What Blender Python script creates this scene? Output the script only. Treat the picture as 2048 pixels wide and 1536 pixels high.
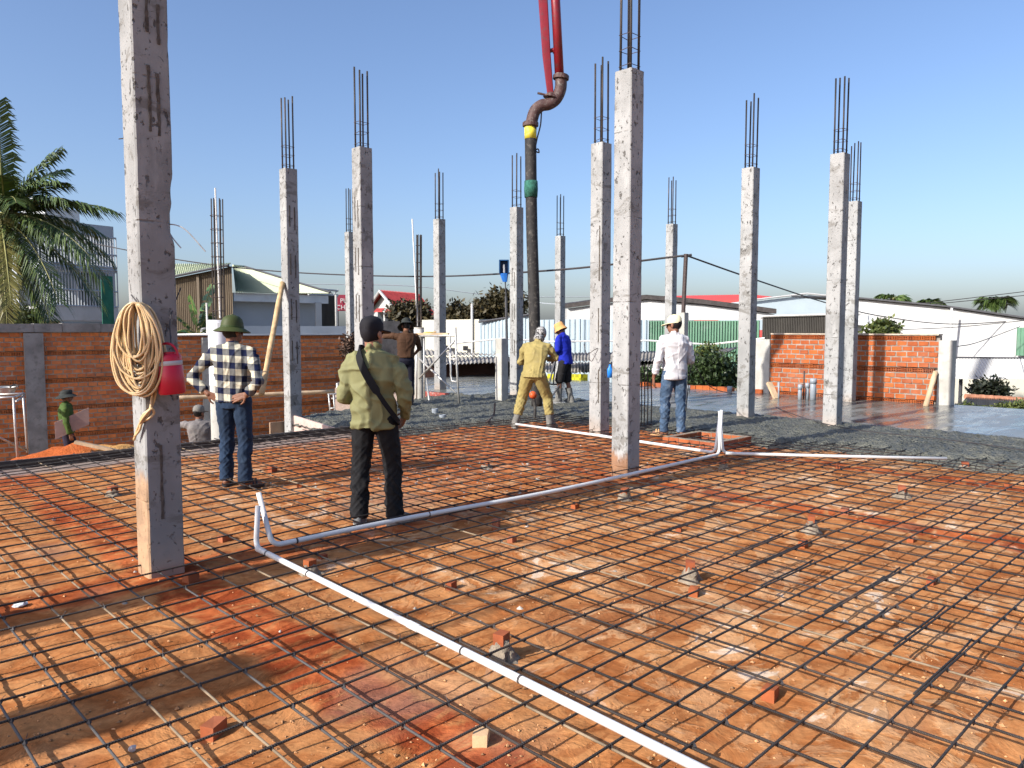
import bpy, bmesh, math, random
from mathutils import Vector, Matrix, noise, Quaternion
R = math.radians
V = Vector
for o in list(bpy.data.objects): bpy.data.objects.remove(o)
scene = bpy.context.scene
COL = scene.collection
random.seed(7)

# ------------------------------------------------------------------ camera
# world X and Y run along the two directions of the slab reinforcement, z = 0 is the sand bed
CAM_H = 1.6
FPX = 1540.0                      # focal length in pixels of a 2048 wide picture
PITCH = R(4.12)
YAW = R(46.2)                     # angle between the view direction and +X
FWD = V((math.cos(YAW), math.sin(YAW), 0)); RGT = V((math.sin(YAW), -math.cos(YAW), 0)); UP = V((0, 0, 1))
EYE = V((0, 0, CAM_H))
cam_d = bpy.data.cameras.new('camera'); cam = bpy.data.objects.new('camera', cam_d); COL.objects.link(cam)
cam.location = EYE
vdir = FWD * math.cos(PITCH) - UP * math.sin(PITCH)
cam.rotation_euler = vdir.to_track_quat('-Z', 'Y').to_euler()
cam_d.sensor_fit = 'HORIZONTAL'; cam_d.sensor_width = 36; cam_d.lens = FPX / 2048 * 36
cam_d.clip_start = 0.05; cam_d.clip_end = 3000
scene.camera = cam
scene.render.resolution_x = 1024; scene.render.resolution_y = 768

# ------------------------------------------------------------------ light
SUN_AZ = R(51)      # shadows fall this far clockwise from the view direction
SUN_EL = R(31)
sh = FWD * math.cos(SUN_AZ) + RGT * math.sin(SUN_AZ)
sdir = (sh * math.cos(SUN_EL) - UP * math.sin(SUN_EL)).normalized()
sun_d = bpy.data.lights.new('sun', 'SUN'); sun_d.energy = 5.0; sun_d.angle = R(0.55); sun_d.color = (1, .955, .89)
sun = bpy.data.objects.new('sun', sun_d); COL.objects.link(sun)
sun.rotation_euler = sdir.to_track_quat('-Z', 'Y').to_euler(); sun.location = (-20, 5, 30)
world = bpy.data.worlds.new('World'); scene.world = world; world.use_nodes = True
wn = world.node_tree.nodes; wl = world.node_tree.links
sky = wn.new('ShaderNodeTexSky'); sky.sky_type = 'NISHITA'; sky.sun_disc = False
sky.sun_elevation = SUN_EL
# to-sun direction, sky rotation is measured clockwise from +Y
sky.sun_rotation = math.atan2(-sh.x, -sh.y) % (2 * math.pi)
sky.altitude = 0; sky.air_density = 1.0; sky.dust_density = 2.1; sky.ozone_density = 5.0
bg = wn['Background']; bg.inputs['Strength'].default_value = 0.14
tint = wn.new('ShaderNodeMix'); tint.data_type = 'RGBA'; tint.blend_type = 'MULTIPLY'; tint.inputs[0].default_value = 1
tint.inputs[7].default_value = (1.10, 1.02, 1.03, 1)
wl.new(sky.outputs[0], tint.inputs[6]); wl.new(tint.outputs[2], bg.inputs['Color'])
vs = scene.view_settings; vs.view_transform = 'Standard'; vs.look = 'None'; vs.exposure = 0.5; vs.gamma = 1.0; vs.use_curve_mapping = False

cy = scene.cycles
cy.max_bounces = 3; cy.diffuse_bounces = 1; cy.glossy_bounces = 2; cy.transmission_bounces = 3; cy.transparent_max_bounces = 6
cy.caustics_reflective = False; cy.caustics_refractive = False
cy.use_adaptive_sampling = True; cy.adaptive_threshold = 0.015; cy.use_denoising = True; cy.denoiser = 'OPENIMAGEDENOISE'
cy.use_light_tree = False

# ------------------------------------------------------------------ picture point -> place
def ray(px, py):
    a = (px - 1024) / FPX; b = (768 - py) / FPX
    cu = UP * math.cos(PITCH) + FWD * math.sin(PITCH)
    return vdir + RGT * a + cu * b
def G(px, py, z=0.0):
    d = ray(px, py); t = (z - CAM_H) / d.z
    return EYE + d * t
def W(px, py, depth):
    d = ray(px, py); return EYE + d * (depth / d.dot(FWD))
def Zat(px, py, depth): return W(px, py, depth).z

# ------------------------------------------------------------------ mesh builder
class MB:
    def __init__(s): s.v = []; s.f = []
    def add(s, vs, fs):
        n = len(s.v); s.v += [V(p) for p in vs]; s.f += [tuple(i + n for i in f) for f in fs]
    def box(s, a, b):
        x0, y0, z0 = a; x1, y1, z1 = b
        s.add([(x0,y0,z0),(x1,y0,z0),(x1,y1,z0),(x0,y1,z0),(x0,y0,z1),(x1,y0,z1),(x1,y1,z1),(x0,y1,z1)],
              [(0,3,2,1),(4,5,6,7),(0,1,5,4),(1,2,6,5),(2,3,7,6),(3,0,4,7)])
    def obox(s, c, ex, ey, ez):
        c = V(c); ex = V(ex); ey = V(ey); ez = V(ez)
        s.add([c-ex-ey-ez, c+ex-ey-ez, c+ex+ey-ez, c-ex+ey-ez, c-ex-ey+ez, c+ex-ey+ez, c+ex+ey+ez, c-ex+ey+ez],
              [(0,3,2,1),(4,5,6,7),(0,1,5,4),(1,2,6,5),(2,3,7,6),(3,0,4,7)])
    def prism(s, pts, d):
        """polygon pts extruded by vector d"""
        n = len(pts); d = V(d); P = [V(p) for p in pts]
        s.add(P + [p + d for p in P], [tuple(range(n-1, -1, -1)), tuple(range(n, 2*n))] + [(i, (i+1) % n, n + (i+1) % n, n + i) for i in range(n)])
    def tube(s, pts, r, n=8, cap=True, flat=None):
        P = [V(p) for p in pts]; m = len(P)
        rr = r if isinstance(r, (list, tuple)) else [r] * m
        up = None; base = len(s.v); 
        for i in range(m):
            t = (P[min(i+1, m-1)] - P[max(i-1, 0)])
            t = t.normalized() if t.length > 1e-9 else V((0,0,1))
            if up is None:
                up = t.orthogonal().normalized() if abs(t.z) > .9 else V((0,0,1))
            up = (up - t * up.dot(t))
            up = up.normalized() if up.length > 1e-6 else t.orthogonal().normalized()
            sd = t.cross(up)
            for k in range(n):
                a = 2 * math.pi * k / n
                s.v.append(P[i] + (sd * math.cos(a) + up * math.sin(a)) * rr[i])
        for i in range(m - 1):
            for k in range(n):
                a = base + i*n + k; b = base + i*n + (k+1) % n
                s.f.append((a, b, b + n, a + n))
        if cap:
            s.f.append(tuple(base + k for k in range(n-1, -1, -1)))
            s.f.append(tuple(base + (m-1)*n + k for k in range(n)))
    def capsule(s, p0, r0, p1, r1, n=10):
        p0 = V(p0); p1 = V(p1); d = p1 - p0
        d = d.normalized() if d.length > 1e-6 else V((0,0,1))
        pts = []; rr = []
        for a in (-75, -45, -15): pts.append(p0 + d * r0 * math.sin(R(a))); rr.append(r0 * math.cos(R(a)))
        for a in (15, 45, 75): pts.append(p1 + d * r1 * math.sin(R(a))); rr.append(r1 * math.cos(R(a)))
        s.tube(pts, rr, n)
    def loft(s, rings, n=20, e=2.0):
        """rings: (centre, ax vector, ay vector)"""
        base = len(s.v)
        for c, ax, ay in rings:
            c = V(c); ax = V(ax); ay = V(ay)
            for k in range(n):
                a = 2 * math.pi * k / n; ca, sa = math.cos(a), math.sin(a)
                x = math.copysign(abs(ca) ** (2/e), ca); y = math.copysign(abs(sa) ** (2/e), sa)
                s.v.append(c + ax * x + ay * y)
        m = len(rings)
        for i in range(m-1):
            for k in range(n):
                a = base + i*n + k; b = base + i*n + (k+1) % n
                s.f.append((a, b, b+n, a+n))
        s.f.append(tuple(base + k for k in range(n-1, -1, -1))); s.f.append(tuple(base + (m-1)*n + k for k in range(n)))
    def ell(s, c, rx, ry, rz, n=14, m=9, M=None):
        c = V(c); base = len(s.v)
        def T(p): return c + (M @ V(p) if M else V(p))
        s.v.append(T((0,0,-rz)))
        for i in range(1, m):
            a = -math.pi/2 + math.pi * i / m
            for k in range(n):
                b = 2*math.pi*k/n; s.v.append(T((rx*math.cos(a)*math.cos(b), ry*math.cos(a)*math.sin(b), rz*math.sin(a))))
        s.v.append(T((0,0,rz))); top = len(s.v) - 1
        for k in range(n):
            s.f.append((base, base+1+(k+1)%n, base+1+k)); q = base+1+(m-2)*n
            s.f.append((top, q+k, q+(k+1)%n))
        for i in range(m-2):
            for k in range(n):
                a = base+1+i*n+k; b = base+1+i*n+(k+1)%n
                s.f.append((a, b, b+n, a+n))
    def lathe(s, prof, c=(0,0,0), n=20, M=None, arc=None):
        """prof: (radius, z) from bottom to top"""
        c = V(c); base = len(s.v)
        for r, z in prof:
            for k in range(n):
                a = 2*math.pi*k/n; p = V((r*math.cos(a), r*math.sin(a), z)); s.v.append(c + (M @ p if M else p))
        for i in range(len(prof)-1):
            for k in range(n):
                a = base+i*n+k; b = base+i*n+(k+1)%n; s.f.append((a, b, b+n, a+n))
    def quad(s, a, b, c, d): s.add([a, b, c, d], [(0,1,2,3)])
    def corr(s, p00, p10, p01, p11, n, amp, nrm, per=4, box=False):
        """corrugated sheet: waves repeat n times from p00 to p10"""
        p00, p10, p01, p11, nrm = V(p00), V(p10), V(p01), V(p11), V(nrm).normalized()
        base = len(s.v); m = n * per
        for i in range(m + 1):
            u = i / m; ph = (i % per) / per
            h = (1 if .12 < ph < .62 else -1) if box else math.cos(2*math.pi*i/per)
            s.v.append(p00.lerp(p10, u) + nrm * amp * h); s.v.append(p01.lerp(p11, u) + nrm * amp * h)
        for i in range(m):
            a = base + 2*i; s.f.append((a, a+2, a+3, a+1))
    def mesh(s, name, origin=None, smooth=False):
        me = bpy.data.meshes.new(name)
        o = V(origin) if origin is not None else V((0,0,0))
        me.from_pydata([tuple(p - o) for p in s.v], [], s.f)
        me.validate(); me.update()
        if smooth: me.polygons.foreach_set('use_smooth', [True] * len(me.polygons))
        return me
    def build(s, name, mat, parent=None, smooth=False, local=False):
        """vertices are in world places unless local; the part hangs under its thing"""
        org = None
        if parent is not None and not local:
            org = wloc(parent)
        me = s.mesh(name, org, smooth)
        return link(name, me, mat, parent)
def wloc(o):
    p = V(o.location); q = o.parent
    while q: p = p + V(q.location); q = q.parent
    return p
def link(name, me, mat, parent=None):
    o = bpy.data.objects.new(name, me); COL.objects.link(o)
    if mat is not None: me.materials.append(mat) if len(me.materials) == 0 else None
    if parent is not None: o.parent = parent
    return o
def tag(o, label=None, cat=None, group=None, kind=None):
    if label: o['label'] = label
    if cat: o['category'] = cat
    if group: o['group'] = group
    if kind: o['kind'] = kind
    return o
def thing(name, label, cat, loc=(0,0,0), group=None, rz=0.0):
    o = bpy.data.objects.new(name, None); COL.objects.link(o); o.location = loc; o.rotation_euler = (0, 0, rz); o.empty_display_size = .2
    return tag(o, label, cat, group)
def autosmooth(o, ang=35):
    me = o.data; me.polygons.foreach_set('use_smooth', [True] * len(me.polygons))
    try: me.set_sharp_from_angle(angle=R(ang))
    except Exception: pass
    return o

# ------------------------------------------------------------------ materials
class NT:
    def __init__(s, name):
        s.m = bpy.data.materials.new(name); s.m.use_nodes = True
        s.t = s.m.node_tree; s.b = s.t.nodes['Principled BSDF']
    def n(s, typ, out=0, props=None, **inp):
        nd = s.t.nodes.new('ShaderNode' + typ)
        for k, v in (props or {}).items(): setattr(nd, k, v)
        for k, v in inp.items():
            key = int(k[1:]) if k[0] == 'i' and k[1:].isdigit() else k.replace('_', ' ')
            s.set(nd.inputs[key], v)
        return nd.outputs[out]
    def set(s, sock, v):
        if isinstance(v, bpy.types.NodeSocket): s.t.links.new(v, sock)
        else:
            if isinstance(v, (tuple, list)) and len(v) == 3 and sock.type == 'RGBA': v = (*v, 1)
            sock.default_value = v
    def math(s, op, a, b=0.0, c=0.0): return s.n('Math', props={'operation': op}, i0=a, i1=b, i2=c)
    def mix(s, f, a, b, mode='MIX'):
        nd = s.t.nodes.new('ShaderNodeMix'); nd.data_type = 'RGBA'; nd.blend_type = mode
        s.set(nd.inputs[0], f); s.set(nd.inputs[6], a); s.set(nd.inputs[7], b); return nd.outputs[2]
    def ss(s, x, a, b):
        """smoothstep of x from a to b"""
        return s.n('MapRange', props={'interpolation_type': 'SMOOTHSTEP'}, Value=x, From_Min=a, From_Max=b)
    def noise(s, vec, scale, detail=4, rough=.55, dist=0.0, out=0):
        return s.n('TexNoise', out, Vector=vec, Scale=scale, Detail=detail, Roughness=rough, Distortion=dist)
    def sep(s, v):
        nd = s.t.nodes.new('ShaderNodeSeparateXYZ'); s.set(nd.inputs[0], v); return nd.outputs
    def comb(s, x, y, z): return s.n('CombineXYZ', X=x, Y=y, Z=z)
    def vmul(s, v, k): return s.n('VectorMath', props={'operation': 'MULTIPLY'}, i0=v, i1=k)
    def vadd(s, v, k): return s.n('VectorMath', props={'operation': 'ADD'}, i0=v, i1=k)
    def obj(s):
        tc = s.t.nodes.new('ShaderNodeTexCoord'); oi = s.t.nodes.new('ShaderNodeObjectInfo')
        r = s.math('MULTIPLY', oi.outputs['Random'], 37.0)
        return s.vadd(tc.outputs['Object'], s.comb(r, r, r))
    def rawobj(s): return s.t.nodes.new('ShaderNodeTexCoord').outputs['Object']
    def rnd(s): return s.t.nodes.new('ShaderNodeObjectInfo').outputs['Random']
    def pos(s): return s.t.nodes.new('ShaderNodeNewGeometry').outputs['Position']
    def island(s): return s.t.nodes.new('ShaderNodeNewGeometry').outputs['Random Per Island']
    def fin(s, color, rough=.8, bump=None, bstr=.3, bdist=.01, metal=0, spec=.3, **kw):
        s.set(s.b.inputs['Base Color'], color); s.set(s.b.inputs['Roughness'], rough)
        s.set(s.b.inputs['Metallic'], metal); s.set(s.b.inputs['Specular IOR Level'], spec)
        if bump is not None:
            s.set(s.b.inputs['Normal'], s.n('Bump', Strength=bstr, Distance=bdist, Height=bump))
        for k, v in kw.items(): s.set(s.b.inputs[k.replace('_', ' ')], v)
        return s.m
def sc(c, k): return tuple(min(1, x * k) for x in c)
def M(name, c, rough=.8, var=.2, vs=6, bump=.25, bs=60, bd=.004, metal=0, spec=.3, ovar=0.0, dirt=None, dirtamt=.5, island=False, stretch=None, **kw):
    t = NT(name); co = t.obj()
    if stretch: co = t.vmul(co, stretch)
    n1 = t.noise(co, vs, 3); n2 = t.noise(co, bs, 2)
    f = t.ss(n1, .25, .75)
    col = t.mix(f, sc(c, 1 - var), sc(c, 1 + var))
    if ovar:
        r = t.island() if island else t.rnd()
        k = t.math('MULTIPLY_ADD', r, 2 * ovar, 1 - ovar)
        col = t.mix(1.0, col, t.comb(k, k, k), 'MULTIPLY')
    if dirt:
        d = t.ss(t.noise(co, vs * 2.3, 4, .65), .5, .72)
        col = t.mix(t.math('MULTIPLY', d, dirtamt), col, dirt)
    return t.fin(col, rough, n2, bump, bd, metal, spec, **kw)

# general materials
m_white = M('white_paint', (.47,.47,.455), .7, .08, .8, .1, 20, dirt=(.36,.34,.30), dirtamt=.45)
m_cream = M('cream_wall', (.56,.53,.43), .8, .05, 1.2, .1, 20, dirt=(.45,.42,.36), dirtamt=.25)
m_grey = M('grey_wall', (.36,.39,.42), .8, .06, 1.2, .1, 20)
m_lgrey = M('pale_grey_render', (.58,.6,.6), .8, .08, 1.2, .1, 20, dirt=(.35,.34,.32), dirtamt=.3)
m_dark = M('void_shade', (.02,.02,.022), .9, .2, 3)  # near-black colour standing in for shade inside openings
m_darkmetal = M('dark_metal', (.05,.05,.055), .55, .2, 8, spec=.4)
m_glass = M('dark_glass', (.03,.04,.05), .08, .2, 2, bump=.02, spec=.6)
m_steel = M('galvanised_steel', (.5,.49,.46), .45, .2, 20, .15, 80, metal=.5, dirt=(.3,.25,.2), dirtamt=.4)
m_pvcw = M('white_pvc', (.66,.655,.63), .32, .03, 4, .02, 40, spec=.45, dirt=(.62,.52,.42), dirtamt=.4)
m_pvcg = M('grey_pvc', (.27,.3,.33), .4, .08, 6, .03, 40, spec=.4, dirt=(.4,.4,.38), dirtamt=.3)
m_bluep = M('blue_plastic', (.03,.17,.55), .35, .1, 6, .03, 40, spec=.4)
m_wood = M('pale_timber', (.5,.36,.22), .75, .25, 5, .3, 40, stretch=(1,1,.15), dirt=(.3,.27,.23), dirtamt=.4)
m_bamboo = M('bamboo', (.48,.33,.17), .6, .25, 9, .2, 30)
m_ply = M('pink_formply', (.56,.4,.34), .7, .15, 4, .2, 30, dirt=(.3,.27,.25), dirtamt=.6)
m_redform = M('red_formboard', (.3,.07,.055), .6, .3, 5, .2, 30, dirt=(.45,.4,.36), dirtamt=.7)
m_dkboard = M('dark_wet_board', (.055,.045,.04), .6, .3, 5, .3, 30, dirt=(.2,.18,.16), dirtamt=.4)
m_wire = M('wire', (.05,.045,.045), .6, .2, 10)
m_stirrup = M('rusty_bar', (.075,.055,.05), .6, .35, 30, .3, 120, metal=.3)
m_mortar = M('mortar', (.25,.205,.15), .95, .25, 18, .8, 60, .01, dirt=(.16,.14,.12), dirtamt=.7)
# ================================================================== SETTING
LOW = -1.4          # ground around the raised slab
def nz(x, y, s, z=0.0): return noise.noise(V((x * s, y * s, z)))
def smooth(a, b, x):
    t = max(0.0, min(1.0, (x - a) / (b - a))); return t * t * (3 - 2 * t)

# lower ground, one sheet to the horizon
t = NT('dirt_ground'); p = t.pos()
c = t.mix(t.ss(t.noise(p, .35, 6), .35, .7), (.24,.15,.09), (.34,.25,.17))
c = t.mix(t.ss(t.noise(p, .05, 3), .45, .6), c, (.12,.14,.06))
m_dirt = t.fin(c, .95, t.noise(p, 8, 5), .5, .05)
mb = MB(); mb.box((-900,-900,LOW-.5), (1500,1500,LOW)); tag(mb.build('ground', m_dirt), kind='structure')

# ---- sand bed
def floor_z(x, y):
    return .015 * nz(x, y, 2.2) + .010 * nz(x, y, 6.5, 3) + .006 * nz(x, y, 14, 9)
t = NT('sand'); p = t.pos(); X, Y, Z = t.sep(p)
wob = t.math('MULTIPLY_ADD', t.noise(p, 1.6, 3), .36, -.18)
n_lo = t.noise(p, .6, 3, .6); n_mid = t.noise(p, 2.6, 5, .64, 1.2); n_hi = t.noise(p, 26, 3, .6); n_st = t.noise(t.vmul(p, (1.0, 2.4, 1)), 2.2, 4, .62, 1.6)
n_d = t.noise(t.vadd(p, (3,8,1)), 1.9, 5, .68, 1.5)
col = t.mix(t.ss(n_mid, .36, .62), (.335,.115,.035), (.50,.222,.082))
col = t.mix(t.math('MULTIPLY', t.ss(n_st, .54, .62), .65), col, (.26,.085,.026))
col = t.mix(t.math('MULTIPLY', t.ss(n_lo, .5, .66), .55), col, (.25,.10,.042))
# pale lime and cement dust
right = t.ss(X, 1.9, 3.4)
col = t.mix(t.math('MULTIPLY', t.math('MULTIPLY', t.ss(n_d, .50, .565), right), .6), col, (.60,.355,.18))
col = t.mix(t.math('MULTIPLY', t.math('MULTIPLY', t.ss(n_d, .61, .66), right), .8), col, (.72,.56,.41))
# red soil strips over the buried ground beams
def band(c, x0, w): 
    d = t.math('ABSOLUTE', t.math('SUBTRACT', t.math('ADD', c, wob), x0))
    return t.math('SUBTRACT', 1.0, t.ss(d, w, w + .09))
red = band(X, 1.80, .15)
for a in (band(X, 6.55, .15), band(X, 8.95, .14)): red = t.math('MAXIMUM', red, a)
red = t.math('MAXIMUM', red, t.math('MULTIPLY', band(Y, 5.1, .18), .75))
red = t.math('MAXIMUM', red, t.math('MULTIPLY', t.math('MULTIPLY', t.ss(t.math('SUBTRACT', Y, wob), 5.3, 6.0), t.ss(X, 2.5, 5)), .6))
red = t.math('MULTIPLY', red, t.ss(n_st, .34, .5))
redc = t.mix(t.ss(n_mid, .42, .6), (.25,.045,.014), (.46,.115,.035))
col = t.mix(t.math('MULTIPLY', red, .9), col, redc)
# grey mortar stains
col = t.mix(t.math('MULTIPLY', t.ss(n_lo, .42, .32), .32), col, (.34,.26,.19))
edge = t.ss(t.math('ADD', Y, t.math('MULTIPLY', wob, .5)), 9.55, 9.85)
col = t.mix(t.math('MULTIPLY', edge, .8), col, (.26,.24,.22))
col = t.mix(1.0, col, t.n('MapRange', Value=n_hi, From_Min=.25, From_Max=.75, To_Min=.80, To_Max=1.18), 'MULTIPLY')
hgt = t.math('ADD', t.math('MULTIPLY', n_mid, 1.2), t.math('ADD', t.math('MULTIPLY', n_hi, .22), t.math('MULTIPLY', t.ss(n_d, .50, .565), .12)))
m_sand = t.fin(col, 1.0, hgt, .7, .024, spec=.05)
mb = MB(); x0, x1, y0, y1, st = -1.0, 10.9, -1.2, 10.2, .04
nx = int((x1-x0)/st); ny = int((y1-y0)/st)
for j in range(ny + 1):
    y = y0 + (y1-y0) * j / ny
    for i in range(nx + 1):
        x = x0 + (x1-x0) * i / nx; mb.v.append(V((x, y, floor_z(x, y))))
for j in range(ny):
    for i in range(nx):
        a = j*(nx+1) + i; mb.f.append((a, a+1, a+nx+2, a+nx+1))
tag(mb.build('sand_floor', m_sand, smooth=True), kind='structure')
mb = MB(); mb.box((-14,-14,LOW), (10.9,10.2,-.06)); mb.box((6.43,10.2,LOW), (11.3,12.2,-.06)); mb.box((10.9,-14,LOW),(16.8,12.2,-.06)); mb.box((11.33,12.2,LOW),(16.8,19,-.06))
tag(mb.build('sand_fill', m_sand), kind='structure')
mb = MB(); mb.quad((-14,-14,-.05),(10.9,-14,-.05),(10.9,-1.15,-.05),(-14,-1.15,-.05)); mb.quad((-14,-1.15,-.05),(-.95,-1.15,-.05),(-.95,10.2,-.05),(-14,10.2,-.05))
tag(mb.build('outer_sand', m_sand), kind='structure')

# ---- fresh concrete
def conc_d(x, y):
    n = .30 * nz(x, y, .9, 4) + .16 * nz(x, y, 2.7, 8) + .07 * nz(x, y, 8, 2)
    d1 = x - 9.72; d2 = min(y - 9.15, x - 6.3)
    k = .5; h = max(0, min(1, .5 + .5 * (d1 - d2) / k)); d = d2 + (d1 - d2) * h + k * h * (1 - h)
    return d + n
t = NT('fresh_concrete'); p = t.pos()
n1 = t.noise(p, 1.6, 3, .6); n2 = t.noise(p, 16, 4, .7); vor = t.n('TexVoronoi', 0, Vector=p, Scale=38)
col = t.mix(t.ss(n1, .35, .65), (.078,.08,.065), (.12,.121,.097))
col = t.mix(t.math('MULTIPLY', t.ss(n2, .45, .75), .6), col, (.18,.176,.14))
col = t.mix(t.math('MULTIPLY', t.ss(n2, .5, .25), .6), col, (.075,.08,.068))
m_rough = t.fin(col, t.math('MULTIPLY_ADD', n1, .25, .38), t.math('ADD', n2, t.math('MULTIPLY', vor, -.8)), .9, .03, spec=.4)
mb = MB(); x0, x1, y0, y1, st = 6.3, 12.75, -1.2, 13.9, .032
nx = int((x1-x0)/st); ny = int((y1-y0)/st); idx = {}
for j in range(ny + 1):
    y = y0 + (y1-y0) * j / ny
    for i in range(nx + 1):
        x = x0 + (x1-x0) * i / nx
        if x < 8.2 and y < 8.4: continue
        if y > 12.2 + (x - 6.4) * .35 + .03: continue
        if x > 11.35 and y > 13.2: continue
        d = conc_d(x, y)
        if d < -.12: continue
        rough = 1 - .93 * smooth(12.2, 12.5, x + .25 * nz(x, y, 1.1, 6) + .1 * nz(x, y, 4, 2))
        z = -.05 + .15 * smooth(-.1, .45, d)
        z += rough * (.030 * nz(x, y, 3.2, 1) + .026 * nz(x, y, 9, 5) + .022 * noise.noise(V((x*24, y*24, 3))) + .012 * noise.noise(V((x*47, y*47, 7))))
        if x > 12.0: z = z - .05 * smooth(12.3, 12.7, x)
        if x < 11.3 and y > 9.4: z -= .03 * smooth(9.4, 10.5, y)
        idx[(i, j)] = len(mb.v); mb.v.append(V((x, y, z)))
for (i, j) in list(idx):
    q = [(i,j),(i+1,j),(i+1,j+1),(i,j+1)]
    if all(k in idx for k in q): mb.f.append(tuple(idx[k] for k in q))
tag(mb.build('rough_concrete', m_rough, smooth=True), 'heaps of wet grey concrete not yet levelled', kind='structure')
t = NT('wet_smooth_concrete'); p = t.pos()
n1 = t.noise(p, .8, 4, .6); n3 = t.noise(t.vmul(p, (.7, 2.6, 1)), 1.4, 5, .6, .8); n2 = t.noise(p, 30, 4)
col = t.mix(t.ss(n1, .35, .65), (.105,.108,.098), (.155,.157,.14))
col = t.mix(t.math('MULTIPLY', t.ss(n3, .45, .7), .5), col, (.31,.31,.29))
m_smooth = t.fin(col, t.n('MapRange', Value=n3, From_Min=.35, From_Max=.65, To_Min=.10, To_Max=.40), t.math('ADD', n3, t.math('MULTIPLY', n2, .03)), .12, .02, spec=.38)
mb = MB(); x0, x1, y0, y1 = 11.95, 16.85, -8.0, 12.3
nx, ny = 60, 240
for j in range(ny+1):
    for i in range(nx+1):
        x = x0 + (x1-x0)*i/nx; y = y0 + (y1-y0)*j/ny
        z = .094 + .006*nz(x, y, .8) + .003*nz(x, y, 3)
        z -= .09 * (1 - smooth(.0, .5, x - 11.95 + .2*nz(x, y, 1.3, 2)))
        mb.v.append(V((x, y, z)))
for j in range(ny):
    for i in range(nx):
        a = j*(nx+1)+i; mb.f.append((a, a+1, a+nx+2, a+nx+1))
n0 = len(mb.v); nx, ny = 50, 70
for j in range(ny+1):
    for i in range(nx+1):
        x = 11.34 + (16.85-11.34)*i/nx; y = 12.3 + (18.9-12.3)*j/ny
        mb.v.append(V((x, y, .094 + .006*nz(x, y, .8) + .003*nz(x, y, 3))))
for j in range(ny):
    for i in range(nx):
        a = n0 + j*(nx+1)+i; mb.f.append((a, a+1, a+nx+2, a+nx+1))
tag(mb.build('smooth_concrete', m_smooth, smooth=True), 'levelled wet concrete slab shining with water', kind='structure')
mb = MB(); mb.box((16.855,-8,LOW),(16.95,5.1,.075)); mb.box((16.855,8.75,LOW),(16.95,18.9,.075)); mb.box((11.36,18.91,LOW),(16.95,18.98,.075))
tag(mb.build('slab_edge', m_lgrey), kind='structure')

# form boards
tag_ = tag
mb = MB()
pts = []
for i in range(41):
    x = -4 + 10.38*i/40; pts.append((x, 10.215 + .012*nz(x, 0, .7), .045 + .015*nz(x, 3, .5)))
for (a, b) in zip(pts, pts[1:]):
    mb.obox(((a[0]+b[0])/2, (a[1]+b[1])/2, (a[2]+b[2])/2 - .34), ((b[0]-a[0])/2, (b[1]-a[1])/2, 0), (0,.022,0), (0,0,.40))
tag(mb.build('edge_form_board', m_dkboard), 'long dark form board along the left edge of the rebar mat', 'form board')
mb = MB(); mb.prism([(6.34,10.24,-.72),(6.34,12.1,-.72),(6.34,12.1,.13),(6.34,10.24,-.0)], (.035,0,0))
tag(mb.build('form_board', m_ply), 'pinkish form board holding rough concrete beside the slim column', 'form board')
mb = MB(); mb.box((6.05,12.26,LOW),(11.2,12.30,.0))
tag(mb.build('form_board', M('brown_ply', (.3,.2,.13), .7, .2, 3, dirt=(.2,.15,.1))), 'dull brown form panel behind the man in checked shirt', 'form board')
mb = MB(); 
for k in range(5):
    a = V((11.30 + .02*random.random(), 12.32 + .55*k, -.10)); mb.box((a.x, a.y, -.12), (a.x+.03, a.y+.545, .085+.012*random.random()))
tag(mb.build('red_form_board', m_redform), 'stained dark red form boards along the step in the slab', 'form board')

# sand pile beyond the edge
t = NT('orange_sand'); p = t.pos(); n1 = t.noise(p, 1.7, 6, .65, .5)
Xs, Ys, Zs = t.sep(p)
k = t.math('ADD', t.math('MULTIPLY', t.math('SUBTRACT', Xs, 3.9), .55), t.math('MULTIPLY', n1, 1.0))
col = t.mix(t.ss(k, .35, .75), (.45,.11,.03), (.62,.33,.11))
m_osand = t.fin(col, .95, t.math('ADD', n1, t.noise(p, 14, 5, .7)), .8, .06, spec=.1)
mb = MB(); cx, cy = G(165, 905, -.4).xy; n = 70
pc = W(165, 888, 13.4)
for j in range(n+1):
    for i in range(n+1):
        u = (i/n-.5)*2; v = (j/n-.5)*2
        x = pc.x + u*3.6; y = pc.y + v*2.4
        rr = math.hypot(u, v); h = max(0, 1-rr)**.85
        z = LOW - .02 + h*(pc.z-LOW)*1.06 + .12*h*nz(x,y,1.6)+.05*nz(x,y,5)*min(1,h*4)+.03*nz(x,y,11)*min(1,h*4)
        mb.v.append(V((x,y,z)))
for j in range(n):
    for i in range(n):
        a = j*(n+1)+i; mb.f.append((a,a+1,a+n+2,a+n+1))
tag(mb.build('sand_pile', m_osand, smooth=True), 'pile of orange sand beyond the left form board', 'sand pile', kind='stuff')

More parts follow.
